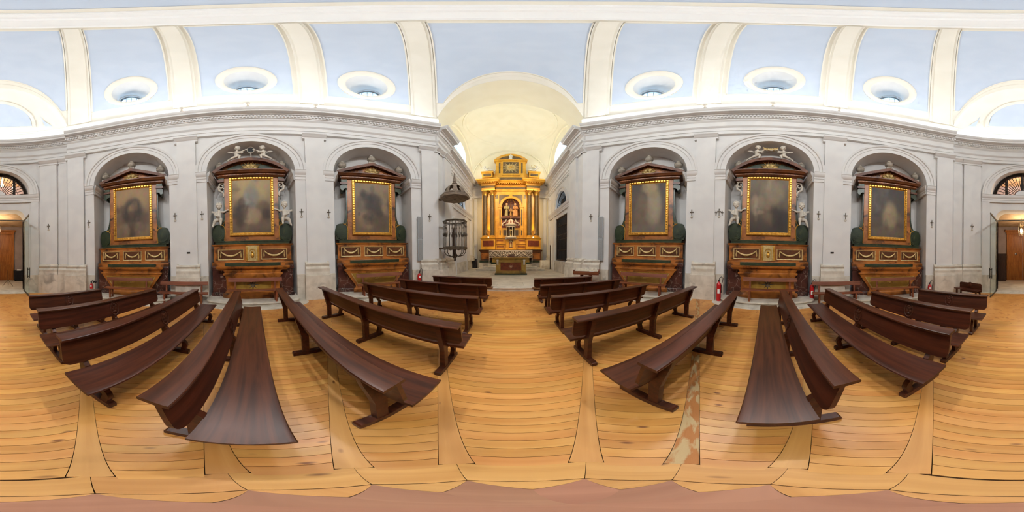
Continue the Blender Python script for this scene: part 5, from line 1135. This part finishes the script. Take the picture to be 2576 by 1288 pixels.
# ---------------------------------------------------------------- altars and chancel furniture
t = tag(empty('altar_block', (.04, 14.72, CZ + .5)), 'stone altar block under the lace cloth behind the front altar', 'altar'); MB().box(-1.7, 1.7, .05, .58, 0, 1.20).build('body', 'olive_marble', t, bevel=.01); MB().box(-1.78, 1.78, 0, .62, 0, .16).build('plinth', 'green_marble', t, bevel=.01); MB().box(-1.9, 1.9, -.02, .6, 1.14, 1.235).build('slab', 'olive_marble', t, bevel=.01)
ct = tag(empty('altar_cloth', (.04, 14.72, CZ + .5)), 'white lace altar cloth hanging over the rear altar', 'altar cloth')
MB().box(-1.95, 1.95, -.05, .63, 1.236, 1.255).build('top_cloth', 'lace', ct); MB().box(-1.95, 1.95, -.052, -.042, .60, 1.24).build('net_panel', 'lace_gap', ct)
for q in (-1, 1):
    m = MB(); m.add([(q * 1.955, -.05, 1.25), (q * 1.955, .6, 1.25), (q * 2.0, .5, .25), (q * 1.99, .1, .02), (q * 1.94, -.06, .08)], [(0, 1, 2, 3, 4)]); o = m.build('side_fall', 'lace', ct); sol = o.modifiers.new('thick', 'SOLIDIFY'); sol.thickness = .008
m = MB(); yl = -.058
for k in range(96):      # lace scrollwork: a waving stem with curls and leaves
    pass
st_ = [(-1.9 + 3.8 * k / 120, yl, .93 + .2 * sin(k / 120 * pi * 6)) for k in range(121)]; m.tube(st_, .022, 5)
for k in range(12):
    cx = -1.74 + 3.48 * k / 11; cz = .93 - .12 * sin((cx + 1.9) / 3.8 * pi * 6)
    m.tube([(cx + .13 * (1 - j / 14) * cos(j * .62), yl, cz + .13 * (1 - j / 14) * sin(j * .62)) for j in range(13)], .016, 5)
    for j in range(5): a = j * 1.26 + k; m.ball((cx + .17 * cos(a), yl, cz + .15 * sin(a)), .045, .008, .03, 7, 5)
m.box(-1.95, 1.95, yl - .004, yl + .006, 1.19, 1.25); m.box(-1.95, 1.95, yl - .004, yl + .006, .60, .64); m.build('lace_pattern', 'lace', ct, True)
t = tag(empty('altar_table', (.04, 11.27, CZ)), 'yellow marbled free-standing altar with dark red front panel', 'altar')
MB().box(-1.12, 1.12, 0, .95, 0, .10).build('plinth', 'green_marble', t, bevel=.008); m = MB(); m.box(-1.08, 1.08, .03, .9, .10, .16); m.box(-1.04, 1.04, .06, .88, .16, 1.08); m.build('body', 'olive_marble', t, bevel=.008)
m = MB(); moulded(m, 1.06, .05, .9, [(0, 1.06), (.05, 1.12), (.13, 1.15), (.16, 1.17), (.16, 1.21)]); m.build('slab', 'olive_marble', t, True)
fp_ = MB().box(-.71, .71, .045, .1, .30, .86).build('front_panel', 'red_marble', t); m = MB(); panel_frame(m, -.745, .745, .265, .895, .06, .04, .03); m.build('panel_frame', 'olive_marble', t)
m = MB(); [ray(m, (0, 0, .58), a, .01, .19 if a % 90 == 0 else .17, .022, .044, .02) for a in range(0, 360, 45)]; m.build('star_emblem', 'skin_paint', fp_)
for q in (-1, 1):
    m = MB(); m.box(*sorted((q * .84, q * 1.0)), .02, .1, .98, 1.06); m.prism([(.05, 1.0), (.0, .98), (-.01, .88), (.02, .8), (.035, .70), (.08, .70)], *sorted((q * .86, q * .98)), 'x'); m.build('console', 'pale_stone', t, bevel=.006)
t = tag(empty('book_rest', (.06, 11.5, CZ + 1.21)), 'brown carved book rest standing on the front altar', 'book rest'); m = MB(); m.hexa([(-.26, -.05, 0), (.26, -.05, 0), (.26, .2, 0), (-.26, .2, 0)], [(-.24, .04, .16), (.24, .04, .16), (.24, .2, .22), (-.24, .2, .22)]); m.build('sloping_board', 'brown_marble', t, bevel=.01); MB().box(-.27, .27, -.09, -.04, 0, .06).build('lip', 'brown_marble', t); MB().ball((0, .06, .19), .16, .06, .03).build('cushion', 'old_wood', t, True)
t = tag(empty('covered_table', (3.24, 15.1, CZ)), 'small table under a creamy white cloth by the right chancel wall', 'table'); R = []
for f, z in ((1.0, .82), (1.02, .8), (1.03, .4), (1.06, .02)): R.append([((.44 + .018 * (1 - z) * sin(k * 1.9)) * f * max(-1, min(1, 1.3 * cos(2 * pi * k / 64))), (.30 + .02 * (1 - z) * sin(k * 2.3)) * f * max(-1, min(1, 1.3 * sin(2 * pi * k / 64))), z) for k in range(64)])
MB().rings(R).build('cloth', 'linen', t, 2)
for q in (-1, 1):
    for r_ in (-1, 1): MB().box(q * .38 - .02, q * .38 + .02, r_ * .24 - .02, r_ * .24 + .02, 0, .78).build('leg', 'dark_wood', t)
t = tag(empty('loudspeaker', (-3.45, 16.0, CZ)), 'dark brown box speaker standing in the left back corner of the chancel', 'speaker'); MB().box(-.28, .10, -.16, .16, 0, .92).build('cabinet', 'dark_wood', t, bevel=.01); MB().box(-.25, .07, -.17, -.155, .05, .87).build('grille', 'black_cloth', t)
for q in (-1, 1):
    l = lamp('column_uplight', 'SPOT', (X0 + q * 2.115, Y0 - .02, 3.24), 260, (1, .68, .28), .04, spot=60, blend=.8); aim(l, (X0 + q * 2.115, Y0 + .22, 7.5))
    o = tag(MB().lathe([(0, 0), (.05, 0), (.05, .03), (.045, .07), (0, .07)], n=12).build('uplight', 'lamp_glow', None, True, (X0 + q * 2.115, Y0 + .02, 3.145)), 'glowing uplight between the %s pair of columns' % ('left' if q < 0 else 'right'), 'lamp', 'uplights on the high altarpiece')

for q in (-1, 1):      # fill spots with housings, both added on the chancel cornice to brighten the altarpiece
    l = lamp('altar_fill_light', 'SPOT', (q * 2.95, 9.1, 9.24), 1600, (1, .70, .34), .10, spot=64, blend=.7); aim(l, (X0 - q * .4, Y0, 5.6))
    t = tag(empty('fill_lamp', (q * 3.2, 8.85, 9.05)), 'small added fill lamp on the %s chancel cornice facing the high altarpiece' % ('left' if q < 0 else 'right'), 'lamp', 'added chancel fill lamps')
    MB().box(-.04, .04, -.04, .04, 0, .06).build('bracket', 'white_stucco', t); MB().box(-.1, .1, -.08, .06, .06, .2).build('housing', 'white_stucco', t, bevel=.01)
# ================================================================ ENTRANCE
d1 = struct(empty('door_1', (0, -13.3, 0)))
m = MB(); m.box(-1.27, -1.1, -.1, .1, 0, 3.85); m.box(1.1, 1.27, -.1, .1, 0, 3.85); m.box(-1.3, 1.3, -.1, .16, 3.8, 3.98); m.box(-1.4, 1.4, -.1, .26, 3.98, 4.12); m.build('door_frame', 'door_wood', d1, bevel=.01)
for q in (-1, 1):
    lf = MB().box(*sorted((q * .01, q * 1.1)), -.04, .02, 0, 3.8).build('door_leaf', 'door_wood', d1)
    for z0, z1 in ((.2, 1.35), (1.5, 2.25), (2.4, 3.6)):
        m = MB(); x0, x1 = sorted((q * .14, q * .96)); m.box(x0, x1, .02, .035, z0, z1); m.box(x0 + .08, x1 - .08, .03, .05, z0 + .08, z1 - .08); m.build('door_panel', 'door_wood', lf, bevel=.008)
    MB().box(-q * 0 + (.45 if q > 0 else -.02), (.62 if q > 0 else .02), .03, .06, 2.1, 2.26).build('lock_plate' if q > 0 else 'astragal', 'black_rubber' if q > 0 else 'door_wood', lf)
    if q > 0: MB().box(.50, .55, .06, .07, 2.13, 2.23).box(.57, .61, .06, .07, 2.13, 2.23).build('lock_mark', 'white_paper', lf)
# glass doors standing open into the nave
for q in (-1, 1):
    p0 = Vector((q * 1.36, -8.52, 0)); p1 = Vector((q * 1.40, -6.98 if q > 0 else -7.26, 0)); dv = p1 - p0; L = dv.length
    t = tag(empty('glass_door', p0, atan2(dv.y, dv.x)), 'tall open glass door leaf on the %s of the entrance' % ('right' if q > 0 else 'left'), 'door', 'glass entrance doors')
    MB().box(.02, L - .02, -.006, .006, .05, 3.78).build('pane', 'door_glass', t)
    m = MB(); m.box(0, L, -.02, .02, 3.76, 3.84); m.box(0, L, -.02, .02, .01, .07); m.box(-.02, .02, -.02, .02, .01, 3.84); m.box(L - .012, L, -.008, .008, .05, 3.8); m.build('frame', 'bronze', t)
    m = MB()
    for s in (-1, 1): m.tube([(L - .09, s * .05, .86), (L - .09, s * .05, 1.34)], .016, 8); m.box(L - .10, L - .08, *sorted((0, s * .05)), .92, .95); m.box(L - .10, L - .08, *sorted((0, s * .05)), 1.25, 1.28)
    m.build('pull_handle', 'iron', t, True)
t = tag(empty('door_header', (0, -8.66, 3.86)), 'thin bronze header bar across the entrance opening', 'bar'); MB().box(-1.40, 1.40, -.03, .03, -.04, .02).build('bar', 'bronze', t); [MB().box(*sorted((q * 1.36, q * 1.40)), -.03, .03, -3.86, 0).build('side_post', 'bronze', t) for q in (-1, 1)]
def fan(t, W_, r, hub, mat='iron', n=23, frame=True):       # W_(u, v, d): fan grille in a half round of radius r
    m = MB()
    for k in range(n):
        a = pi * (k + .5) / n; pts = [(hub + .02) + (r - hub - .02) * f for f in (0, .3, .5, .7, 1)]
        m.tube([W_(p * cos(a), p * sin(a), .06) for p in pts], [.014, .026, .012, .022, .014], 6)
        m.tube([W_((r * .66) * cos(a), (r * .66) * sin(a), .06), W_(r * .66 * cos(a + pi / n), r * .66 * sin(a + pi / n), .06)], .012, 5)
    m.build('spokes', mat, t, True)
    m = MB()
    for rr, w in ((r - .03, .03), (hub, .03)): m.tube([W_(rr * cos(pi * k / 30), rr * sin(pi * k / 30), .06) for k in range(31)], w, 6)
    m.build('rims', mat, t, True)
t = tag(empty('fan_grille', (0, -8.95, SPR)), 'dark fan-shaped iron grille in the half-round window over the entrance', 'grille')
fan(t, lambda u, v, d: (u, d - .06, v), 1.68, .46)
MB().prism([(.44 * cos(pi * k / 20), .44 * sin(pi * k / 20)) for k in range(21)], -.06, .06, 'y').build('hub', 'plaster', t)
m = MB(); m.rings([[(r * cos(pi * k / 30), y, r * sin(pi * k / 30)) for r, y in ((1.7, -.22), (1.7, -.12), (1.52, -.12), (1.52, -.22))] for k in range(31)]); m.box(-.09, .09, -.22, -.14, .4, 1.6); m.box(-.98, -.82, -.22, -.14, 0, 1.4); m.box(.82, .98, -.22, -.14, 0, 1.4); m.build('window_frame', 'dark_wood', t)
for q in (-1, 1):
    t = tag(empty('fan_grille', (q * (CX + .12), 12.0, 5.28)), 'dark fan-shaped iron grille high on the %s chancel wall' % ('left' if q < 0 else 'right'), 'grille', 'chancel fan grilles')
    fan(t, lambda u, v, d: (0, u, v), 1.33, .3, n=17); MB().prism([(.28 * cos(pi * k / 20), .28 * sin(pi * k / 20)) for k in range(21)], -.05, .05, 'x').build('hub', 'plaster', t)
    w = struct(MB().prism([(12 + 1.4 * cos(pi * k / 24), 5.2 + 1.4 * sin(pi * k / 24)) for k in range(25)], *sorted((q * (CX + .5), q * (CX + .55))), 'x').build('window_%d' % (9 if q < 0 else 10), 'black_cloth'))
# chancel gate on the right wall
t = tag(empty('iron_gate', (CX + .12, 12.0, 1.09)), 'dark lattice choir gate in the right chancel wall', 'gate')
MB().box(-.04, .04, -1.4, -1.28, 0, 3.46).box(-.04, .04, 1.28, 1.4, 0, 3.46).box(-.04, .04, -1.4, 1.4, 3.36, 3.46).box(-.04, .04, -1.4, 1.4, 0, .1).build('frame', 'dark_wood', t)
for k in range(19): MB().tube([(0, -1.22 + 2.44 * k / 18, .08), (0, -1.22 + 2.44 * k / 18, 1.7), (0, -1.22 + 2.44 * k / 18, 3.4)], .02, 6).build('bar', 'iron', t, True)
for z in (.85, 1.7, 2.05, 2.75): MB().box(-.03, .03, -1.28, 1.28, z - .025, z + .025).build('cross_rail', 'iron', t)
w = struct(MB().box(CX + .4, CX + .45, 10.4, 13.6, 1.0, 4.7).build('wall_choir', 'black_cloth'))
# lantern, vestibule lamp, stand, box, panel
t = tag(empty('lantern', (.06, -10.4, 3.22)), 'hanging glass lantern lit warm inside the entrance', 'lantern'); m = MB()
for k in range(6):
    a = pi / 3 * k; m.tube([(.17 * cos(a), .17 * sin(a), .1), (.19 * cos(a), .19 * sin(a), .72)], .014, 6); b2 = a + pi / 3
    for z, r in ((.1, .17), (.72, .19), (.2, .172)): m.tube([(r * cos(a), r * sin(a), z), (r * cos(b2), r * sin(b2), z)], .012, 6)
    m.tube([(.19 * cos(a), .19 * sin(a), .72), (.06 * cos(a), .06 * sin(a), .92)], .012, 6); m.ball((.17 * cos(a), .17 * sin(a), .06), .02, n=6, m=5)
m.tube([(0, 0, .9), (0, 0, 1.22)], .012, 6); m.build('metal_cage', 'bronze', t, True)
MB().lathe([(.16, .1), (.18, .72)], n=6).build('glass_panes', 'lantern_glass', t); MB().lathe([(0, .2), (.05, .22), (.06, .4), (.04, .5), (0, .52)], n=10).build('bulb', 'lamp_glow', t, True)
lamp('lantern_light', 'POINT', (.06, -10.4, 3.6), 230, (1, .80, .58), .12); lamp('upper_vestibule_light', 'POINT', (-.25, -11.0, 7.0), 520, (1, .74, .52), .12)
o = tag(MB().lathe([(0, 0), (.04, .0), (.10, .06), (.12, .14), (.09, .24), (.03, .3), (.02, 1.0), (0, 1.0)], n=12).build('bulb_lamp', 'lamp_glow', None, True, (-.25, -11.0, 7.0)), 'glowing bulb seen through the fan window over the entrance', 'lamp')
t = tag(empty('tripod_stand', (-.62, -10.4, 0)), 'thin bronze tripod stand in the vestibule', 'stand'); MB().tube([(0, 0, .3), (0, 0, 1.05)], .014, 6).build('pole', 'bronze', t, True)
for k in range(3): a = .4 + 2.09 * k; MB().tube([(0, 0, .42), (.38 * cos(a), .38 * sin(a), .01)], .013, 6).build('leg', 'bronze', t, True)
t = tag(empty('black_chest', (-1.62, -13.0, 0)), 'black chest standing left of the wooden entrance door', 'chest'); MB().box(-.38, .38, -.3, .3, .06, .74).build('body', 'black_cloth', t, bevel=.02); MB().box(-.39, .39, -.31, .31, .74, .82).build('lid', 'black_cloth', t, bevel=.02); m = MB(); m.hexa([(-.2, -.1, .82), (.15, -.1, .82), (.15, .15, .82), (-.2, .15, .82)], [(-.18, -.05, .9), (.15, -.12, .86), (.12, .1, .94), (-.2, .12, .92)]); m.build('papers', 'white_paper', t); [MB().lathe([(0, 0), (.04, 0), (.04, .06), (0, .06)], (x, .2, 0), 8).build('castor', 'black_rubber', t, True) for x in (-.3, .3)]
t = tag(empty('dark_cabinet', (1.72, -12.95, 0)), 'dark wooden cabinet right of the wooden entrance door', 'cabinet'); MB().box(-.42, .42, -.3, .3, 0, 2.1).build('body', 'dark_wood', t, bevel=.01); MB().box(-.45, .45, -.33, .33, 2.1, 2.18).build('top', 'dark_wood', t, bevel=.01); [MB().box(x, x + .36, .29, .32, .15, 2.0).build('cabinet_door', 'dark_wood', t, bevel=.01) for x in (-.38, .02)]
# ================================================================ WALL THINGS
def onwall(phi, d, z): x, y, _ = W(phi, d); nx, ny = x / EA ** 2, y / EB ** 2; return (x, y, z), atan2(nx, ny)
CR = [(28.3, .155), (63.1, .075), (72.6, .075), (107.4, .075), (116.9, .075), (147.6, .075), (163, None)]
pl = ['on the chancel pilaster', 'beside the front altar', 'in front of the middle altar', 'behind the middle altar', 'in front of the rear altar', 'behind the rear altar', 'on the entrance pilaster']
for s in (-1, 1):
    for k, (p, d) in enumerate(CR):
        if d is None: x = s * 2.60; pos = Wx(x, .125, 3.27); az = atan2(pos[0] / 8.45, pos[1] / 8.45 * .8)
        else: pos, az = onwall(s * p, d, 3.27)
        tri = s > 0 and k == 2
        t = tag(empty('station_cross', pos, -az), 'small dark %s on pale oval base %s, %s wall' % ('triple cross' if tri else 'cross', pl[k], 'left' if s < 0 else 'right'), 'cross', 'stations of the cross')
        for dx, sc in (((0, 1), (-.12, .6), (.12, .6)) if tri else ((0, 1),)):
            m = MB(); zz = .06 * (1 - sc); m.box(dx - .013, dx + .013, -.03, -.005, .0, .26 * sc + zz); m.box(dx - .06 * sc, dx + .06 * sc, -.03, -.005, .155 * sc + zz, .18 * sc + zz)
            for ex, ez in ((-.06, .1675), (.06, .1675), (0, .265)): m.ball((dx + ex * sc, -.018, ez * sc + zz), .018 * sc + .003, .012, .018 * sc + .003, 7, 5)
            m.build('cross', 'bronze', t, True)
        m = MB(); m.rings([[(.055 * f * cos(2 * pi * k2 / 18), y, -.04 + .045 * f * sin(2 * pi * k2 / 18)) for k2 in range(18)] for f, y in ((1, .0), (1, -.012), (.7, -.022), (.1, -.024))]); m.build('oval_base', 'pale_stone', t, True)
for s in (-1, 1):
    pos, az = onwall(s * 31.75, .09, 1.38); t = tag(empty('column_speaker', pos, -az), 'tall slim grey column speaker on the %s side of the chancel arch' % ('left' if s < 0 else 'right'), 'speaker', 'column speakers')
    for z in (0, 1.02): MB().box(-.105, .105, -.12, 0, z, z + 1.0).build('cabinet', 'grey_paint', t, bevel=.01); MB().box(-.085, .085, -.128, -.11, z + .03, z + .97).build('grille', 'grey_mesh', t)
    pos, az = onwall(s * 112.3, .152, 1.90); o = MB().box(-.065, .065, -.012, 0, -.03, .03).build('wall_plaque', 'iron', None, loc=pos, rz=-az); tag(o, 'tiny dark plaque on the rear pilaster of the %s wall' % ('left' if s < 0 else 'right'), 'plaque', 'tiny wall plaques')
def extinguisher(loc, az, label, h=.52, r=.085, horn=None):
    t = tag(empty('fire_extinguisher', loc, -az), label, 'extinguisher', 'red fire extinguishers')
    MB().lathe([(0, .0), (r * .9, 0), (r, .02), (r, h - .1), (r * .85, h - .05), (r * .35, h), (r * .3, h + .03), (0, h + .03)], n=18).build('cylinder', 'red_paint', t, True)
    m = MB(); m.lathe([(0, h + .02), (.028, h + .02), (.028, h + .07), (0, h + .07)], n=10); m.box(-.015, .015, -.11, .04, h + .06, h + .075); m.hexa([(-.015, -.12, h + .10), (.015, -.12, h + .10), (.015, .03, h + .07), (-.015, .03, h + .07)], [(-.015, -.12, h + .11), (.015, -.12, h + .11), (.015, .03, h + .085), (-.015, .03, h + .085)]); m.build('valve_handle', 'black_rubber', t)
    if horn: m = MB(); m.tube([(0, 0, h + .05), (.05 * horn, -.02, h + .13), (.11 * horn, -.04, h + .10), (.14 * horn, -.06, h + .02)], [.014, .014, .018, .02], 8); m.tube([(.06 * horn, -.03, h + .11), (.12 * horn, -.03, h + .1), (.24 * horn, -.04, h + .07)], [.02, .028, .055], 10); m.build('horn', 'black_rubber', t, True)
    else: m = MB(); m.tube([(0, 0, h + .05), (.03, -.03, h + .16), (.10, -.03, h + .21), (.15, -.02, h + .15), (.13, -.03, h + .02), (.10, -.05, h - .12), (.095, -.05, h - .3)], .012, 8); m.tube([(.095, -.05, h - .28), (.095, -.05, h - .38)], [.014, .02], 8); m.build('hose', 'black_rubber', t, True)
    MB().grid([[((r + .002) * sin(a), -(r + .002) * cos(a), z) for a in frange(-.5, .5, 6)] for z in (h * .42, h * .66)]).build('paper_label', 'white_paper', t, True); return t
def bayxy(s, key, lx, ly): return bayp(Bd[(s, key)], lx, ly, 0)
p, az = onwall(73.4, .42, 0); extinguisher(p, az, 'tall red fire extinguisher with looped hose standing by the front right pilaster', .72, .085)
p, az = onwall(105.4, .21, 0); extinguisher(p, az, 'tall red fire extinguisher half hidden behind a bench on the right', .66, .085)
p, az = onwall(-32.6, .36, .50); extinguisher(p, az, 'small red fire extinguisher hung by the left column speaker', .32, .085); 
p, az = onwall(-146.6, .22, .36); extinguisher(p, az, 'small red fire extinguisher with black horn hung by the rear left pilaster', .24, .07, horn=1)
p, az = onwall(146.6, .30, .22); extinguisher(p, az, 'red fire extinguisher with dangling black horn by the rear right pilaster', .34, .085)
# ---------------------------------------------------------------- candle stand
cs = Vector((3.02, 6.02, 0)); t = tag(empty('candle_stand', cs, radians(-38)), 'wooden votive stand with rows of little white candles by the right chancel pier', 'candle stand')
m = MB(); m.box(-.52, .52, -.22, .22, .86, .89); m.box(-.52, -.49, -.22, .22, .89, 1.02); m.box(.49, .52, -.22, .22, .89, 1.02); m.box(-.52, .52, -.22, -.19, .84, .99); m.box(-.52, .52, .19, .22, .89, 1.04); m.build('tray', 'red_wood', t, bevel=.006)
for x in (-.2, .16): MB().box(x - .06, x + .06, -.08, .08, 0, .87).build('support', 'red_wood', t, bevel=.006)
MB().box(-.34, .34, -.2, .2, 0, .04).build('foot', 'red_wood', t)
cm = MB().lathe([(0, 0), (.013, 0), (.013, .14), (.004, .15), (.003, .165), (0, .165)], n=8)
c0 = None
for j in range(3):
    for i in range(18):
        if c0 is None: o = cm.build('candle', 'candle_wax', t, True); c0 = o
        else: o = c0.copy(); COL.objects.link(o)
        o.location = (-.45 + .9 * i / 17, -.1 + .12 * j, .89 + .02 * j)
MB().box(.15, .32, -.225, -.19, .985, 1.0).build('price_card', 'white_paper', t)
# ---------------------------------------------------------------- pulpit and its sounding board
pc = (-2.50, 7.17); PK = .838
def octa(r, z, a0=22.5): return [(r * cos(radians(a0 + 45 * k)), r * sin(radians(a0 + 45 * k)), z) for k in range(8)]
t = tag(empty('pulpit_canopy', (*pc, 4.26)), 'octagonal wooden sounding board with open dome and spire above the pulpit', 'canopy')
t.scale = (.745, .745, .82); MB().box(-1.12, -.8, -.07, .07, .06, .2).build('wall_bracket', 'old_wood', t)
m = MB(); m.rings([octa(.80, -.0), octa(.92, .06), octa(.94, .16), octa(.88, .20), octa(.90, .26), octa(.60, .34), octa(.5, .36)]); m.build('canopy_board', 'old_wood', t); MB().lathe([(0, -.06), (.04, -.04), (.07, 0), (0, .0)], n=10).build('pendant', 'old_wood', t, True)
for k in range(8):
    a = radians(22.5 + 45 * k); pts = [(.60, .34), (.59, .50), (.53, .66), (.42, .80), (.26, .90), (.18, .92)]
    m = MB(); u = Vector((cos(a), sin(a), 0)); w_ = Vector((-sin(a), cos(a), 0))
    m.rings([[u * (r + o) + w_ * (e * hw) + Vector((0, 0, z)) for o, e in ((0, -1), (.03, -1), (.03, 1), (0, 1))] for (r, z), hw in zip(pts, (.15, .13, .10, .085, .075, .07))]); m.build('dome_rib', 'old_wood', t, True)
m = MB(); m.rings([octa(.63, .34), octa(.63, .42), octa(.56, .42), octa(.56, .34)], True, False); m.rings([octa(.36, .84), octa(.24, .95), octa(.12, 1.0), octa(.10, 1.0)]); m.build('dome_rings', 'old_wood', t)
MB().lathe([(0, .98), (.14, .98), (.17, 1.06), (.10, 1.12), (.13, 1.18), (.09, 1.3), (.05, 1.6), (.03, 1.66), (.045, 1.70), (.02, 1.78), (0, 1.8)], n=16).build('spire', 'old_wood', t, True)
t = tag(empty('pulpit', (*pc, 1.955)), 'wrought iron octagonal pulpit basket hung on the left chancel pier', 'pulpit'); a0 = 22.5; r = .70; t.scale = (.76, .76, PK)
m = MB(); m.rings([octa(r + .03, 1.42), octa(r + .05, 1.46), octa(r + .03, 1.50), octa(r - .04, 1.50), octa(r - .04, 1.42)], True, False); m.build('top_rail', 'bronze', t)
m = MB(); m.rings([octa(.3, -.10), octa(r - .02, -.10), octa(r + .04, -.06), octa(r + .04, .04), octa(r - .02, .06), octa(.3, .06)]); m.build('platform', 'bronze', t)
for k in range(8):
    a, b2 = radians(a0 + 45 * k), radians(a0 + 45 * (k + 1)); A_ = Vector((r * cos(a), r * sin(a), 0)); B2 = Vector((r * cos(b2), r * sin(b2), 0))
    for j in range(3):
        p = A_.lerp(B2, j / 3); z = [(0, .018), (.3, .014), (.62, .014), (.66, .034), (.72, .04), (.78, .034), (.82, .014), (1.1, .014), (1.18, .028), (1.24, .014), (1.44, .016)]
        MB().tube([(p.x, p.y, zz) for zz, _ in z], [q * (1.3 if j == 0 else 1) for _, q in z], 6).build('baluster', 'pulpit_iron', t, True)
    m = MB(); R = []
    for u in frange(0, 1, 6): p = A_.lerp(B2, u); R.append([(p.x * 1.03, p.y * 1.03, 1.40), (p.x * 1.03, p.y * 1.03, 1.34 + .06 * abs(2 * u - 1)), (p.x * 1.0, p.y * 1.0, 1.34 + .06 * abs(2 * u - 1)), (p.x * 1.0, p.y * 1.0, 1.40)])
    m.rings(R); m.build('valance', 'bronze', t); m = MB(); R = []
    for u in frange(0, 1, 6): p = A_.lerp(B2, u); R.append([(p.x * 1.06, p.y * 1.06, -.06), (p.x * 1.06, p.y * 1.06, -.14 + .07 * abs(2 * u - 1)), (p.x * 1.03, p.y * 1.03, -.14 + .07 * abs(2 * u - 1)), (p.x * 1.03, p.y * 1.03, -.06)])
    m.rings(R); m.build('valance', 'bronze', t)
    am = a; MB().tube([(.62 * cos(am), .62 * sin(am), -.10), (.64 * cos(am), .64 * sin(am), -.26), (.5 * cos(am), .5 * sin(am), -.42), (.28 * cos(am), .28 * sin(am), -.48), (.10 * cos(am), .10 * sin(am), -.44)], [.02, .022, .022, .02, .016], 6).build('bracket', 'pulpit_iron', t, True)
MB().lathe([(0, -.10), (.06, -.1), (.04, -.25), (.10, -.34), (.15, -.42), (.12, -.52), (.05, -.58), (.08, -.64), (.03, -.72), (0, -.76)], n=14).build('pendant', 'pulpit_iron', t, True)
MB().box(-1.1, -.55, -.12, .12, -.08, .02).build('wall_bracket', 'pulpit_iron', t)
o = tag(MB().box(-.05, .05, -.05, .05, 0, 3.0).build('dark_post', 'dark_wood', None, loc=(-3.35, 9.3, CZ)), 'tall dark wooden post standing behind the pulpit', 'post')
